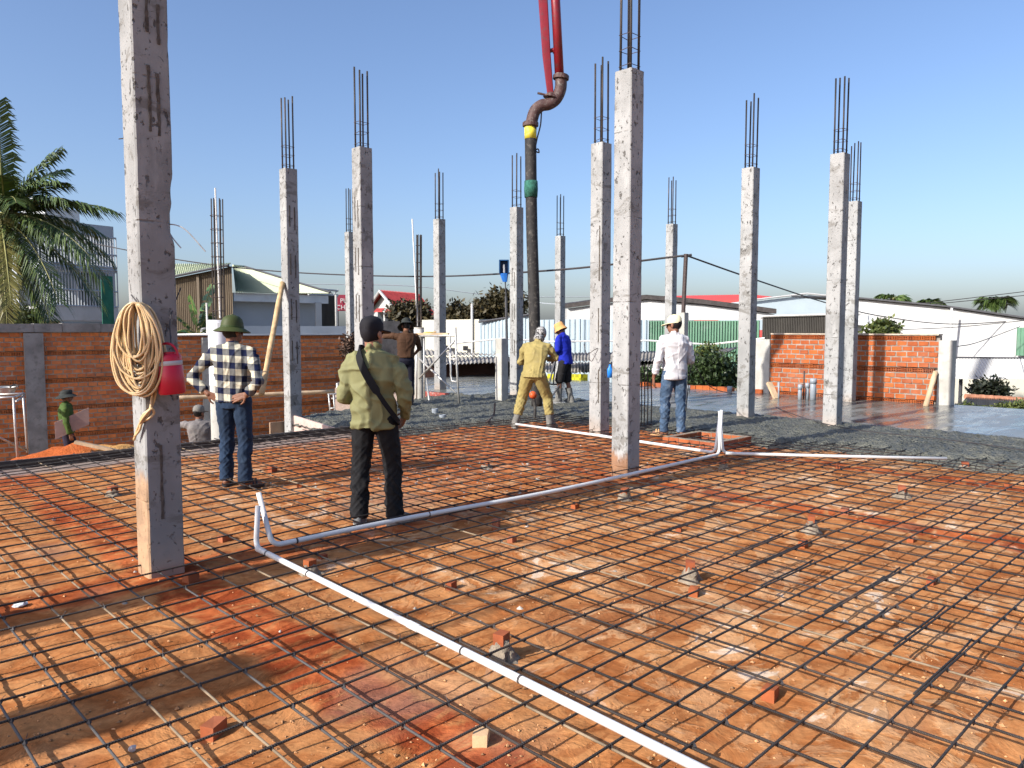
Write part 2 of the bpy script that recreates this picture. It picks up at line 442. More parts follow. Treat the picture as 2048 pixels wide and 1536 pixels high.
# ================================================================== REBAR MAT
t = NT('rebar_steel'); p = t.pos(); xx, yy, zz = t.sep(p)
n1 = t.noise(p, 2.0, 3, .6)
col = t.mix(t.ss(n1, .4, .65), (.034,.029,.026), (.075,.06,.05))
col = t.mix(t.math('MULTIPLY', t.ss(n1, .62, .7), .6), col, (.2,.11,.06))
rib = t.math('SINE', t.math('MULTIPLY', t.math('ADD', xx, t.math('MULTIPLY', yy, 1.0)), 2*math.pi/.0105))
m_rebar = t.fin(col, .5, rib, 1.0, .002, metal=.0, spec=.25)
m_rebar2 = M('dusty_rebar', (.24,.18,.115), .75, .35, 6, .6, 140, .003, metal=.1)
m_rebar3 = M('grey_rebar', (.075,.07,.066), .6, .3, 4, .4, 140, .003, spec=.25)
PITCHR = .22; RB = .0056
def mat_z(x, y):
    return .048 + .042 * smooth(1.4, 3.2, x) * (1 - .35 * smooth(5.5, 8.5, x)) + .010 * nz(x, y, .7, 11)
mat = thing('rebar_mat', 'square mat of dark steel reinforcing bars tied over the sand bed', 'rebar mat', (4, 4, .05))
def bar(pts, r=RB, m=None, n=6, name='rebar', parent=None):
    b = MB(); b.tube(pts, r, n); return b.build(name, m or m_rebar, parent, smooth=True)
rnd = random.Random(3)
def visible_xy(x, y):
    d = V((x, y, 0)); f = d.dot(FWD); r = d.dot(RGT)
    return f > 1.9 and abs(r) < f * .76 + .6
ay = []; k = -16
while True:
    y = 3.26 + PITCHR * k; k += 1
    if y > 10.02: break
    ay.append(y + rnd.uniform(-.012, .012))
ay += [10.07, 10.12, 9.83]
bx = []; k = -4
while True:
    x = .595 + PITCHR * k; k += 1
    if x > 10.6: break
    bx.append(x + rnd.uniform(-.013, .013))
for y in ay:
    s1 = rnd.uniform(-.012, .012); ph = rnd.uniform(0, 9)
    xe = 10.25 if y < 9.2 else (7.0 if y < 9.9 else 6.3)
    pts = []; x = -.6
    while x < xe + .3:
        pts.append((x, y + s1*math.sin(x*.35+ph) + .005*nz(x, y, .8), mat_z(x, y) + .0125 + .004*nz(x, y, 1.7, 5))); x += .42
    bar(pts, parent=mat)
ji = 0
for x in bx:
    s1 = rnd.uniform(-.01, .01); ph = rnd.uniform(0, 9); pts = []; y = -.9
    ye = 10.15 if x < 6.6 else 9.5
    while y < ye + .3:
        pts.append((x + s1*math.sin(y*.4+ph), y, mat_z(x, y) + .004*nz(x, y, 1.7, 5))); y += .42
    ji += 1
    mm = m_rebar
    if x < 1.9: mm = m_rebar3
    if ji in (7, 8, 12, 19): mm = m_rebar2
    bar(pts, m=mm, parent=mat)
# lap splices: second bars lying beside the first
for (X0, Y0, L) in [(3.3,.95,.8),(3.75,1.18,.75),(3.55,1.40,.7),(3.95,1.63,.85),(4.25,1.83,.8),(4.1,2.06,.7),(4.4,2.28,.8),(4.55,2.50,.7),(4.6,3.16,.9),(4.9,3.38,.9),(4.75,3.6,.7),(5.1,4.04,.9),(5.0,4.3,1.4),(4.3,6.1,1.5),(4.9,6.55,1.2),(4.4,7.2,1.6),(5.6,7.6,1.0),(3.2,3.05,.6)]:
    y = min(ay, key=lambda q: abs(q - Y0)) + .016
    bar([(X0 + L*i/4, y + .01*(i==4), mat_z(X0+L*i/4, y) + .0135) for i in range(5)], parent=mat)
# tie wires at the crossings
mb = MB()
for y in ay:
    for x in bx:
        if not visible_xy(x, y): continue
        dd = math.hypot(x, y)
        if x > 9.6: continue
        z = mat_z(x, y) + .006; s = .0105
        c = V((x, y, z))
        mb.add([c+V((s,0,0)), c+V((0,s,0)), c-V((s,0,0)), c-V((0,s,0)), c+V((0,0,.0155)), c-V((0,0,.0155))],
               [(0,1,4),(1,2,4),(2,3,4),(3,0,4),(1,0,5),(2,1,5),(3,2,5),(0,3,5)])
        if dd < 5.5 and rnd.random() < .6:
            a = rnd.uniform(0, 6.28); e = c + V((.02*math.cos(a), .02*math.sin(a), rnd.uniform(.012, .034)))
            mb.tube([c + V((0,0,.008)), c.lerp(e, .6) + V((0,0,.004)), e], .0014, 4)
tag(mb.build('tie_wire', m_wire, mat), kind='stuff')

# ================================================================== COLUMNS
def column_mat(name, stain=None, hgt=.5, dark=1.0):
    t = NT(name); p = t.obj(); ro = t.rawobj()
    ox, oy, oz = t.sep(ro)
    n1 = t.noise(p, 1.1, 4, .65); n2 = t.noise(t.vmul(p, (1,1,.35)), 5, 4, .7); n4 = t.noise(p, 34, 3, .62); nk = t.noise(t.vmul(t.vadd(p, (5,5,5)), (1,1,1.6)), 3.0, 5, .72, .5)
    col = t.mix(t.ss(n1, .35, .65), sc((.255,.255,.245), dark), sc((.355,.355,.343), dark))
    col = t.mix(t.math('MULTIPLY', t.ss(n2, .5, .68), .5), col, sc((.44,.438,.42), dark))
    col = t.mix(t.math('MULTIPLY', t.ss(nk, .54, .64), .7), col, (.15,.14,.122))
    # trapped air holes and chips
    n5 = t.noise(t.vmul(t.vadd(p, (2,7,4)), (1,1,.62)), 21, 3, .6, .3)
    pit = t.math('MULTIPLY', t.ss(n5, .61, .67), t.ss(n1, .34, .46))
    pit = t.math('MAXIMUM', pit, t.math('MULTIPLY', t.ss(n4, .66, .71), .85))
    zf = t.math('FRACT', t.math('ADD', t.math('MULTIPLY', oz, 1.13), t.rnd()))
    line = t.math('MULTIPLY', t.math('SUBTRACT', 1.0, t.ss(t.math('ABSOLUTE', t.math('SUBTRACT', zf, .5)), .003, .010)), t.ss(n2, .46, .62))
    pit = t.math('MAXIMUM', pit, t.math('MULTIPLY', line, .7))
    col = t.mix(t.math('MULTIPLY', pit, .85), col, (.075,.068,.06))
    foot = t.math('MULTIPLY', t.math('SUBTRACT', 1.0, t.ss(t.math('ADD', oz, t.math('MULTIPLY', nk, .35)), .15, .5)), .4)
    col = t.mix(foot, col, (.5,.33,.2))
    if stain:
        f = t.math('SUBTRACT', 1.0, t.ss(t.math('ADD', oz, t.math('MULTIPLY', t.math('SUBTRACT', n2, .5), .5)), hgt, hgt + .12))
        nx_ = t.sep(t.t.nodes.new('ShaderNodeNewGeometry').outputs['True Normal'])[0]
        f = t.math('MULTIPLY', f, t.ss(nx_, -.4, -.7))
        col = t.mix(t.math('MULTIPLY', f, .85), col, t.mix(t.ss(nk, .4, .6), stain, sc(stain, .7)))
    hg = t.math('SUBTRACT', t.math('ADD', t.math('MULTIPLY', n4, .3), t.math('MULTIPLY', n2, .5)), t.math('MULTIPLY', pit, 1.3))
    return t.fin(col, .85, hg, .75, .008, spec=.25)
m_column = column_mat('column_concrete')
m_column0 = column_mat('column_concrete_sand_foot', (.44,.265,.14), .62, .86)
m_column1 = column_mat('column_concrete_rust_foot', (.30,.14,.06), .22)
m_sandstain = M('sand_stained_concrete', (.55,.36,.2), .9, .2, 6, .4, 40, dirt=(.4,.38,.34), dirtamt=.5)
CS = .222
def column_mesh(H, size=CS, nseg=16, nz_=40, amp=.003, notch=None, seed=0):
    """square shaft with slightly chipped arrises, corner at 0,0"""
    mb = MB(); prof = []
    c = .010; per = 5
    loop = [(c,0),(size*.33,0),(size*.66,0),(size-c,0),(size,c),(size,size*.33),(size,size*.66),(size,size-c),(size-c,size),(size*.66,size),(size*.33,size),(c,size),(0,size-c),(0,size*.66),(0,size*.33),(0,c)]
    n = len(loop)
    for j in range(nz_ + 1):
        z = H * j / nz_
        for (x, y) in loop:
            cx, cy = x - size/2, y - size/2
            edge = min(abs(abs(cx) - size/2), abs(abs(cy) - size/2)) + abs(abs(cx) - abs(cy))
            k = amp * noise.noise(V((x*4+seed, y*4, z*1.2))) + amp*.5 * noise.noise(V((x*4+seed, y*4, z*4)))
            corner = abs(abs(cx)-abs(cy)) < .02
            if corner: k -= amp * 2.2 * max(0, noise.noise(V((x*9+seed, y*9, z*7))) - .1)
            d = V((cx, cy, 0)).normalized()
            px_, py_ = x + d.x*k, y + d.y*k
            if notch and corner and cx > 0 and cy < 0:
                for (zc, zr, dp) in notch:
                    q = max(0, 1 - ((z - zc)/zr)**2); px_ -= dp*q*.8; py_ += dp*q*.2
            mb.v.append(V((px_, py_, z)))
    for j in range(nz_):
        for k in range(n):
            a = j*n+k; b = j*n+(k+1) % n; mb.f.append((a, b, b+n, a+n))
    mb.f.append(tuple(nz_*n + k for k in range(n)))
    return mb
def column(label, corner, ztop, bars=1.18, z0=0.0, group='cast concrete columns', size=CS, notch=None, nzs=40, stir=3, shade=None, seed=0, barn=4):
    o = thing('concrete_column', label, 'column', (corner[0], corner[1], z0), group)
    s = column_mesh(ztop - z0, size, nz_=nzs, notch=notch, seed=seed).build('shaft', shade or m_column, o, local=True)
    autosmooth(s, 40)
    H = ztop - z0; i_ = size * .20; rr = random.Random(seed*7+1)
    if bars:
        cs = [(i_,i_),(size-i_,i_),(size-i_,size-i_),(i_,size-i_)]
        for (x, y) in cs:
            dx, dy = rr.uniform(-.005,.005), rr.uniform(-.005,.005); L = bars*rr.uniform(.94,1.03)
            b = MB(); b.tube([(x,y,H-.05),(x+dx*.4,y+dy*.4,H+L*.5),(x+dx,y+dy,H+L)], .0135, 6); b.build('rebar', m_rebar, o, smooth=True, local=True)
        for k in range(stir):
            z = H + .06 + .155*k + rr.uniform(-.01,.01); g = i_ - .012
            b = MB(); q = [(g,g,z),(size-g,g,z+rr.uniform(-.015,.015)),(size-g,size-g,z),(g,size-g,z+rr.uniform(-.02,.02)),(g,g,z+.008)]
            b.tube(q, .0042, 5); b.tube([(g,g,z),(g+.05,g+.05,z+.01)], .0042, 5); b.build('stirrup', m_stirrup, o, local=True)
    return o
def top_z(px, py, X, Y): return W(px, py, V((X, Y, 0)).dot(FWD)).z
def col_px(bx_, by_, tx, ty, label, **kw):
    c = G(bx_, by_, kw.pop('zb', 0.0)); zt = top_z(tx, ty, c.x, c.y)
    return column(label, (c.x, c.y), zt, seed=int(bx_), **kw), c, zt
log = []
c0 = G(300, 1160)
COL0 = column('thick near concrete column carrying a coiled hose and a red jug', (c0.x, c0.y), 4.55, bars=1.0, nzs=150, notch=[(2.46,.10,.018),(2.27,.13,.034)], seed=5, shade=m_column0)
C0 = c0
COL1, C1, z1 = col_px(1254, 957, 1265, 134, 'tallest concrete column in the middle, rising from the rebar mat beside white pipe', nzs=80, shade=m_column1); log.append(z1)
COL2, C2, z2 = col_px(1200, 873, 1204, 283, 'concrete column just left of and behind the tallest middle column'); log.append(z2)
COL3, C3, z3 = col_px(1496, 840, 1502, 333, 'concrete column in wet concrete left of the right brick wall', zb=.06); log.append(z3)
COL4, C4, z4 = col_px(1672, 856, 1693, 304, 'concrete column in wet concrete in front of the right brick wall', zb=.06); log.append(z4)
_, C5, z5 = col_px(1703, 807, 1714, 401, 'slim concrete column touching the right brick wall', zb=.06); log.append(z5)
COL6, C6, z6 = col_px(581, 846, 574.5, 335, 'slim concrete column at the left with a timber prop leaning on it', z0=-.75); log.append(z6)
def col_top(tx, ty, zt, label, **kw):
    d = ray(tx, ty); tt = (zt - CAM_H) / d.z; p_ = EYE + d * tt
    return column(label, (p_.x, p_.y), zt, seed=int(tx), **kw), p_
HT = (z1 + z2 + z3 + z4) / 4; print('column heights', [round(q, 2) for q in log], 'mean', HT)
COLL2, L2 = col_top(719, 292, HT, 'concrete column directly behind the black cap of the man with strap'); 
_, L3 = col_top(697, 463, HT, 'distant concrete column half hidden at the left of a nearer one', z0=LOW)
_, M1 = col_top(877, 437, HT, 'concrete column behind the scaffold frame by the brown shirt worker')
COLF1, F1 = col_top(1033, 413, HT, 'scratched concrete column beside the hanging concrete hose', )
_, F2 = col_top(1121, 471, HT, 'small far concrete column behind the worker in blue')
_, F3 = col_top(1346, 447, HT, 'small far concrete column behind the man in white shirt')
# unseen: a column widened to broaden its shadow, and a block added for shadow
column('concrete column left of the picture in line with the near one', (-3.2, 5.0), HT, seed=77, size=.36)
column('unseen column shape added to cast a shadow from behind the left edge', (-5.81, 3.79), HT - .05, seed=78, size=.42)
# chiselled slots as raised strips, recess shade put into the dark colour
m_slot = M('slot_shade_strip', (.10,.085,.07), .95, .4, 20, .8, 60, .01)
def slots(colm, corner, size, specs, face='y'):
    """specs: (across 0..1, z0, z1)"""
    for (u, za, zb_) in specs:
        rr = random.Random(int(za*100 + u*10)); b = MB(); L = []; Rr = []; n = 9
        for i in range(n+1):
            z = za + (zb_-za)*i/n; w = .006 + .005*rr.random(); c = size*u + rr.uniform(-.003,.003); L.append((c-w, z)); Rr.append((c+w, z))
        for e in (L, Rr):
            pass
        pts = L + Rr[::-1]
        if face == 'y': P = [V((corner[0]+x, corner[1]-.006, z)) for x, z in pts]; d = V((0,.012,0))
        else: P = [V((corner[0]-.006, corner[1]+x, z)) for x, z in pts]; d = V((.012,0,0))
        m_ = len(L)
        b.v = [p_ for p_ in P] + [p_+d for p_ in P]; N = len(P)
        for i in range(m_-1): b.f.append((i, i+1, N-2-i, N-1-i))
        for i in range(N): j = (i+1) % N; b.f.append((i, j, N+j, N+i))
        b.build('slot_shade_strip', m_slot, colm)
slots(COL0, C0, CS, [(.42,2.82,3.22),(.66,2.80,3.18),(.42,3.42,3.62),(.72,3.36,3.6),(.42,.38,.86)])
slots(COL6, C6, CS, [(.28,z,z+.35) for z in (1.05,1.75,2.5,3.3)] + [(.68,z,z+.38) for z in (1.0,1.7,2.45,3.25)])
slots(COLL2, L2, CS, [(.3,z,z+.4) for z in (1.7,2.4,3.1)] + [(.65,z,z+.36) for z in (1.75,2.45,3.2)], 'x')
slots(COLF1, F1, CS, [(.3,z,z+.35) for z in (1.0,1.8,2.5)] + [(.62,z,z+.4) for z in (1.1,1.75,2.55)], 'x')
slots(COL2, C2, CS, [(.16,2.3,3.1),(.16,.5,1.0),(.2,1.4,1.9)], 'x')
for q in ('C0','C1','C2','C3','C4','C5','C6','L2','L3','M1','F1','F2','F3'): print(q, [round(a, 2) for a in eval(q)[:2]])
# ================================================================== BRICK WALLS
def brick_mat(name, base, seedisland=False):
    t = NT(name); p = t.obj(); r = t.island() if seedisland else t.rnd()
    n1 = t.noise(p, 9, 3, .6)
    c = t.mix(t.ss(n1, .3, .7), sc(base, .8), sc(base, 1.2))
    c = t.mix(t.ss(r, .0, 1.0), t.mix(.45, c, (.22,.06,.03)), t.mix(.2, c, (.62,.2,.06)))
    c = t.mix(t.math('MULTIPLY', t.ss(t.noise(t.pos(), 1.3, 3), .5, .68), .25), c, (.3,.2,.15))
    return t.fin(c, .85, n1, .3, .006, spec=.2)
m_brickR = brick_mat('orange_brick', (.37,.088,.022)); m_brickRs = brick_mat('orange_brick_small', (.37,.088,.022), True)
m_brickL = brick_mat('red_brick', (.76,.235,.072)); m_brickLs = brick_mat('red_brick_small', (.76,.235,.072), True)
m_joint = M('joint_mortar', (.44,.36,.28), .95, .3, 8, .5, 50); m_jointR = M('grey_joint_mortar', (.27,.235,.2), .95, .35, 8, .6, 50, dirt=(.4,.34,.28), dirtamt=.5)
m_post = M('grey_post_concrete', (.27,.26,.245), .9, .25, 3, .5, 30, dirt=(.12,.115,.105), dirtamt=.6)
m_post2 = M('pale_post_concrete', (.42,.405,.36), .9, .18, 3, .5, 30, dirt=(.25,.235,.2), dirtamt=.5)
COURSE = .108; BL = .205; BH = .084; BD = .07
def stretcher(seed):
    r = random.Random(seed); mb = MB()
    j = lambda: r.uniform(-.007, .007)
    L = BL - .020
    mb.add([(j(),j(),j()),(L+j(),j(),j()),(L,BD,0),(0,BD,0),(j(),j(),BH+j()),(L+j(),j(),BH+j()),(L,BD,BH),(0,BD,BH)],
           [(4,5,6,7),(0,1,5,4),(1,2,6,5),(3,0,4,7),(0,3,2,1)])
    return mb
def header(seed):
    r = random.Random(seed); mb = MB(); L = BL/2 - .010; H = BH; m = .011; g = .011
    xs = [0, m, L/2-g/2, L/2+g/2, L-m, L]; zs = [0, m, H/2-g/2, H/2+g/2, H-m, H]
    hole = {(1,1),(3,1),(1,3),(3,3)}
    for i in range(5):
        for k in range(5):
            a, b, c, d = xs[i], xs[i+1], zs[k], zs[k+1]
            if (i, k) in hole:
                q = .072
                mb.add([(a,0,c),(b,0,c),(b,0,d),(a,0,d),(a,q,c),(b,q,c),(b,q,d),(a,q,d)], [(4,5,6,7),(0,1,5,4),(1,2,6,5),(2,3,7,6),(3,0,4,7)])
            elif (i, k) in {(0,0),(1,0),(2,0),(3,0),(4,0),(0,4),(1,4),(2,4),(3,4),(4,4)}:
                pass
            else:
                mb.add([(a,0,c),(b,0,c),(b,0,d),(a,0,d)], [(0,1,2,3)])
    mb.add([(0,0,0),(L,0,0),(L,0,m),(0,0,m)], [(0,1,2,3)]); mb.add([(0,0,H-m),(L,0,H-m),(L,0,H),(0,0,H)], [(0,1,2,3)])
    mb.add([(0,0,0),(L,0,0),(L,BD,0),(0,BD,0),(0,0,H),(L,0,H),(L,BD,H),(0,BD,H)], [(4,5,6,7),(1,2,6,5),(3,0,4,7)])
    return mb
def brick_wall(label, P0, rz, L, ncourse, z0, matP, matS, hdr, group='brick boundary walls', capz=None):
    """wall face starts at P0, runs along local x (rotated rz), inward is local y"""
    o = thing('brick_wall', label, 'wall', (P0[0], P0[1], z0), group)
    rot = Matrix.Rotation(rz, 4, 'Z'); rr = random.Random(int(P0[0]*100) + ncourse)
    b = MB()
    for c in range(ncourse): b.box((0, .074 if c % 6 == hdr else .011 + .002*(c % 2), c*COURSE + (.0005 if c else 0)), (L, .2, (c+1)*COURSE))
    b.v = [rot @ q for q in b.v]; b.build('mortar', m_jointR if hdr == 0 else m_joint, o, local=True)
    S = [stretcher(k).mesh('brick') for k in range(4)]; Hd = [header(k+9).mesh('brick') for k in range(2)]
    for me in S + Hd: me.materials.append(matP)
    items = []
    for c in range(ncourse):
        z = c * COURSE + .009
        if c % 6 == hdr:
            x = .01
            while x + BL/2 < L: items.append((x, z, 'h')); x += BL/2
        else:
            x = .01 - (c % 2) * BL/2 + rr.uniform(-.02, .02)
            while x < L - .03:
                if x >= 0 and x + BL <= L: items.append((x, z, 's'))
                else: items.append((max(0, x), z, 'p', min(x + BL - .014, L) - max(0, x)))
                x += BL
    def wp(it): return V((P0[0], P0[1], z0)) + rot @ V((it[0] + BL/2, 0, it[1]))
    vis = []
    for it in items:
        q = wp(it) - EYE; f = q.dot(FWD)
        ins = abs(q.dot(RGT)) < f * .68 and it[2] != 'p'
        vis.append((0 if ins else 1, q.length, it))
    vis.sort(key=lambda a: (a[0], a[1]))
    rest = MB()
    for i, (_, _, it) in enumerate(vis):
        dy = rr.uniform(-.008, .006)
        if i < 300 and it[2] != 'p':
            me = rr.choice(S if it[2] == 's' else Hd)
            q = bpy.data.objects.new('brick', me); COL.objects.link(q); q.parent = o
            q.location = rot @ V((it[0], dy, it[1] + rr.uniform(-.004, .004))); q.rotation_euler = (0, rr.uniform(-.012, .012), rz)
        else:
            src = stretcher(rr.randrange(9)) if it[2] != 'h' else header(1)
            k = 1.0 if it[2] != 'p' else max(.1, it[3] / (BL - .014))
            rest.add([rot @ V((it[0] + p.x * k, p.y + dy, it[1] + p.z)) for p in src.v], src.f)
    if rest.v: tag(rest.build('brick', matS, o, local=True), kind='stuff')
    return o, rot
# left boundary wall
YW = 20.3
def X_on(px, Y): d = ray(px, 657); return d.x * Y / d.y
def face_px(px, Y): return X_on(px, Y)
xa, xb, xc = X_on(-70, YW), X_on(330, YW), X_on(705, YW)
nA = int((1.55 - LOW) / COURSE)
wa, _ = brick_wall('left stretch of red brick wall with a grey coping, behind the sand pile', (xa, YW), 0, xb - xa, nA, LOW, m_brickL, m_brickLs, 4)
ztop = LOW + nA * COURSE
rr = random.Random(4); x = xa
while x < xb - .05:
    L = min(rr.uniform(.55, .85), xb - x); b = MB(); dz = rr.uniform(-.012, .012)
    b.box((x+.004, YW-.06, ztop+.001), (x+L-.004, YW+.24, ztop+.20+dz)); b.build('coping_stone', m_post, wa); x += L
def post(parent, px0, px1, Y, zt, m, z0=LOW, d=.08):
    b = MB(); a, c = X_on(px0, Y - d), X_on(px1, Y - d); b.box((a, Y-d, z0), (c, Y+.1, zt)); return b.build('concrete_post', m, parent)
post(wa, 47, 86, YW, ztop - .02, m_post)
nB = int((1.47 - LOW) / COURSE); hB = (nB - 1) % 6
wb, _ = brick_wall('long red brick wall behind the man in checked shirt', (xb + .02, YW + .03), 0, xc - xb, nB, LOW, m_brickL, m_brickLs, hB)
b = MB(); zt = LOW + nB*COURSE; b.box((xb+.02, YW-.01, zt+.001), (xc, YW+.26, zt+.035)); b.build('coping', m_lgrey, wb)
post(wb, 404, 422, YW + .03, 1.36, m_post2)
# right wall, runs along Y, seen from -X
pl_ = G(1543, 798.5); pr_ = G(1874, 815)
XR = 16.62; dl = ray(1541, 700); dr = ray(1877, 700); yl = dl.y * XR / dl.x; yr = dr.y * XR / dr.x
nR = 13
zr0 = .06; 
wr, _ = brick_wall('orange hollow brick wall at the right, striped by a column shadow', (XR, yl), R(-90), yl - yr, nR, zr0, m_brickR, m_brickRs, 0)
b = MB(); b.box((XR-.012, yr, zr0+nR*COURSE+.001), (XR+.22, yl, zr0+nR*COURSE+.03)); b.build('coping', m_joint, wr)
for (p0, p1, py, lab) in ((1509, 1541, 679, 'pale concrete post closing the left end of the orange brick wall'), (1875, 1919, 681, 'pale concrete post closing the right end of the orange brick wall')):
    a = ray(p0, 700); c = ray(p1, 700); Xp = XR - .03
    d0 = a.y*Xp/a.x
    if p0 < 1700: y0_, y1_ = yl + .005, d0
    else: y0_, y1_ = (ray(1905, 700).y*Xp/ray(1905, 700).x), yr - .005
    if y1_ < y0_: y0_, y1_ = y1_, y0_
    zt = W(p0 + 10, py, V((Xp, y0_, 0)).dot(FWD)).z
    o = column(lab, (Xp, y0_), zt, bars=0, z0=.0, size=y1_-y0_, nzs=14, shade=m_post2, seed=p0, group='short concrete wall posts')
# short posts out on the slab
for (px, pyb, w, py, lab) in ((1003, 800, .2, 677, 'short concrete stub with pale face left of the scratched column'), (1366, 800, .17, 625, 'short concrete stub carrying a dark pole behind the man in white shirt')):
    g = G(px, pyb, .08); zt = top_z(px, py, g.x, g.y)
    column(lab, (g.x, g.y), zt, bars=0, z0=.0, size=w, nzs=14, shade=m_post2, seed=px, group='short concrete stubs')
    if px == 1366: POLE = (g.x + .09, g.y + .09, zt)

# ================================================================== BACKGROUND BUILDINGS
def P2(px, d): q = W(px, 657, d); return V((q.x, q.y, 0))
def zp(py, d): return CAM_H - (py - 657) * d / FPX
def quadwall(mb, a, b, back, z0, z1):
    """vertical wall block between ground points a and b, going back by vector"""
    a = V(a); b = V(b); back = V(back)
    mb.add([a+UP*z0, b+UP*z0, b+back+UP*z0, a+back+UP*z0, a+UP*z1, b+UP*z1, b+back+UP*z1, a+back+UP*z1],
           [(0,3,2,1),(4,5,6,7),(0,1,5,4),(1,2,6,5),(2,3,7,6),(3,0,4,7)])
def perp(a, b):
    d = (V(b) - V(a)); d.z = 0; d.normalize(); n = V((-d.y, d.x, 0))
    return n if n.dot(FWD) > 0 else -n
def block(mb, px0, d0, px1, d1, z0, z1, thick):
    a, b = P2(px0, d0), P2(px1, d1); quadwall(mb, a, b, perp(a, b)*thick, z0, z1)
m_brownsheet = M('brown_steel_sheet', (.16,.125,.085), .6, .12, 2, .1, 20)
m_paleroof = M('pale_green_roof_sheet', (.50,.54,.36), .6, .06, 1, .05, 20, dirt=(.45,.45,.35), dirtamt=.3)
m_bluesheet = M('pale_blue_steel_sheet', (.38,.46,.50), .5, .06, 1, .05, 20, dirt=(.4,.42,.42), dirtamt=.3)
m_greensheet = M('green_steel_sheet', (.13,.26,.17), .5, .1, 1, .05, 20, dirt=(.3,.33,.3), dirtamt=.3)
m_greentarp = M('green_tarpaulin', (.015,.12,.075), .6, .2, 3, .4, 12, .03)
m_dksheet = M('dark_brown_sheet', (.055,.05,.042), .6, .15, 2, .1, 20)
m_redroof = M('red_roof', (.42,.055,.05), .6, .15, 2, .1, 20, dirt=(.25,.06,.05), dirtamt=.3)
m_fibro = M('old_fibre_cement', (.27,.25,.22), .95, .35, 3, .5, 20, dirt=(.08,.075,.065), dirtamt=.7)
m_darktile = M('dark_roof_edge', (.05,.043,.04), .8, .3, 5, .3, 20)
m_sign = M('maroon_sign', (.22,.02,.04), .5, .1, 2)

# --- balcony house behind the palm
D = 36.0
o = thing('balcony_house', 'grey multi storey house with barred balconies behind the coconut palm', 'house', P2(160, D) + UP*LOW)
mb = MB(); block(mb, 40, 37.5, 234, 41.5, LOW, zp(470, 39.5), 7); mb.build('wall', m_grey, o)
mb = MB(); block(mb, 36, 37.2, 234, 41.2, zp(470, 39)+.02, zp(445, 39), 8); mb.build('parapet', m_grey, o)
mb = MB(); block(mb, 100, 38, 168, 39.3, zp(445, 38.7)+.03, zp(421, 38.7), 2.0); mb.build('roof_block', m_lgrey, o)
mb = MB(); block(mb, 78, 40, 101, 40.5, zp(445, 40)+.03, zp(398, 40), 1.2); mb.build('stair_tower', m_lgrey, o)
a, b_ = P2(84, 35), P2(238, 38.8); nn = perp(a, b_)
mb = MB(); quadwall(mb, a, b_, nn*1.6, zp(641, 36.5), zp(614, 36.5)); mb.build('balcony_slab', m_white, o)
mb = MB(); quadwall(mb, a, b_, nn*1.6, zp(536, 36.5)-.12, zp(536, 36.5)+.12); mb.build('balcony_slab', m_grey, o)
for k, (pA, pB, y0_, y1_) in enumerate(((92,150,478,528),(160,225,478,528),(95,150,545,612),(158,222,545,612))):
    w_ = MB(); A_, B_ = P2(pA, 38.0), P2(pB, 39.6); quadwall(w_, A_, B_, nn*.05, zp(y1_, 38), zp(y0_, 38)); f = w_.build('window', m_glass, o)
    for u in (.0, .5, .97):
        w_ = MB(); q = A_.lerp(B_, u); quadwall(w_, q - nn*.03, q.lerp(B_, .04) - nn*.03, nn*.02, zp(y1_, 38), zp(y0_, 38)); w_.build('frame', m_grey, f)
for (y0_, y1_) in ((536, 612), (468, 530)):
    za, zb_ = zp(y1_, 36.5), zp(y0_, 36.5); ra = MB()
    for i in range(27):
        q = a.lerp(b_, i/26); ra.obox(q + UP*(za+zb_)/2, RGT*.022, FWD*.022, UP*(zb_-za)/2)
    for f_ in (0, .42, 1): 
        zz = za + (zb_-za)*f_; ra.tube([a+UP*zz, b_+UP*zz], .045, 6)
    ra.build('railing', m_grey, o)
mb = MB(); quadwall(mb, P2(206, 34.6), P2(229, 35.0), nn*.03, zp(668, 34.8), zp(553, 34.8)); mb.build('green_tarpaulin', m_greentarp, o)
mb = MB(); block(mb, 84, 36.5, 120, 37.5, LOW, zp(641, 36.5)-.02, .3); mb.build('pier', m_cream, o)
mb = MB(); mb.corr(P2(125, 36)+UP*zp(668,36), P2(236, 39)+UP*zp(668,36), P2(125, 36)+UP*zp(643,36), P2(236, 39)+UP*zp(643,36), 40, .03, -FWD); mb.build('shutter', m_bluesheet, o)

# --- brown shed and pale roof house
o = thing('brown_shed', 'brown corrugated shed with pale roof behind the banana plants', 'shed', P2(415, 30) + UP*LOW)
a, b_ = P2(338, 30), P2(467, 28.5)
za, zb_ = zp(560, 30), zp(534, 28.5)
mb = MB(); mb.corr(a+UP*LOW, b_+UP*LOW, a+UP*za, b_+UP*zb_, 34, .025, -FWD, 4); mb.build('wall', m_brownsheet, o)
mb = MB(); mb.corr(a+UP*(za+.06)-FWD*.3, b_+UP*(zb_+.06)-FWD*.3, P2(338, 34)+UP*zp(529, 34), P2(466, 31)+UP*zp(528, 31), 30, .03, UP); mb.build('roof', m_paleroof, o)
mb = MB(); mb.tube([a+UP*(za+.02)-FWD*.33, b_+UP*(zb_+.02)-FWD*.33], .045, 6); mb.build('verge', m_darkmetal, o)
mb = MB(); 
for px in (352, 400, 463): q = P2(px, 29.2 if px > 380 else 29.9); mb.obox(q - FWD*.06 + UP*(LOW+zp(555,30))/2, RGT*.05, FWD*.03, UP*(zp(555,30)-LOW)/2)
mb.build('frame_post', m_brownsheet, o)
o = thing('pale_roof_house', 'low grey house with a wide pale green roof left of centre', 'house', P2(560, 30) + UP*LOW)
a, b_ = P2(469, 28.6), P2(656, 31.5); nn = perp(a, b_)
mb = MB(); quadwall(mb, a + nn*.5, b_ + nn*.5 - (b_-a)*.04, nn*6, LOW, zp(600, 30)); mb.build('wall', m_grey, o)
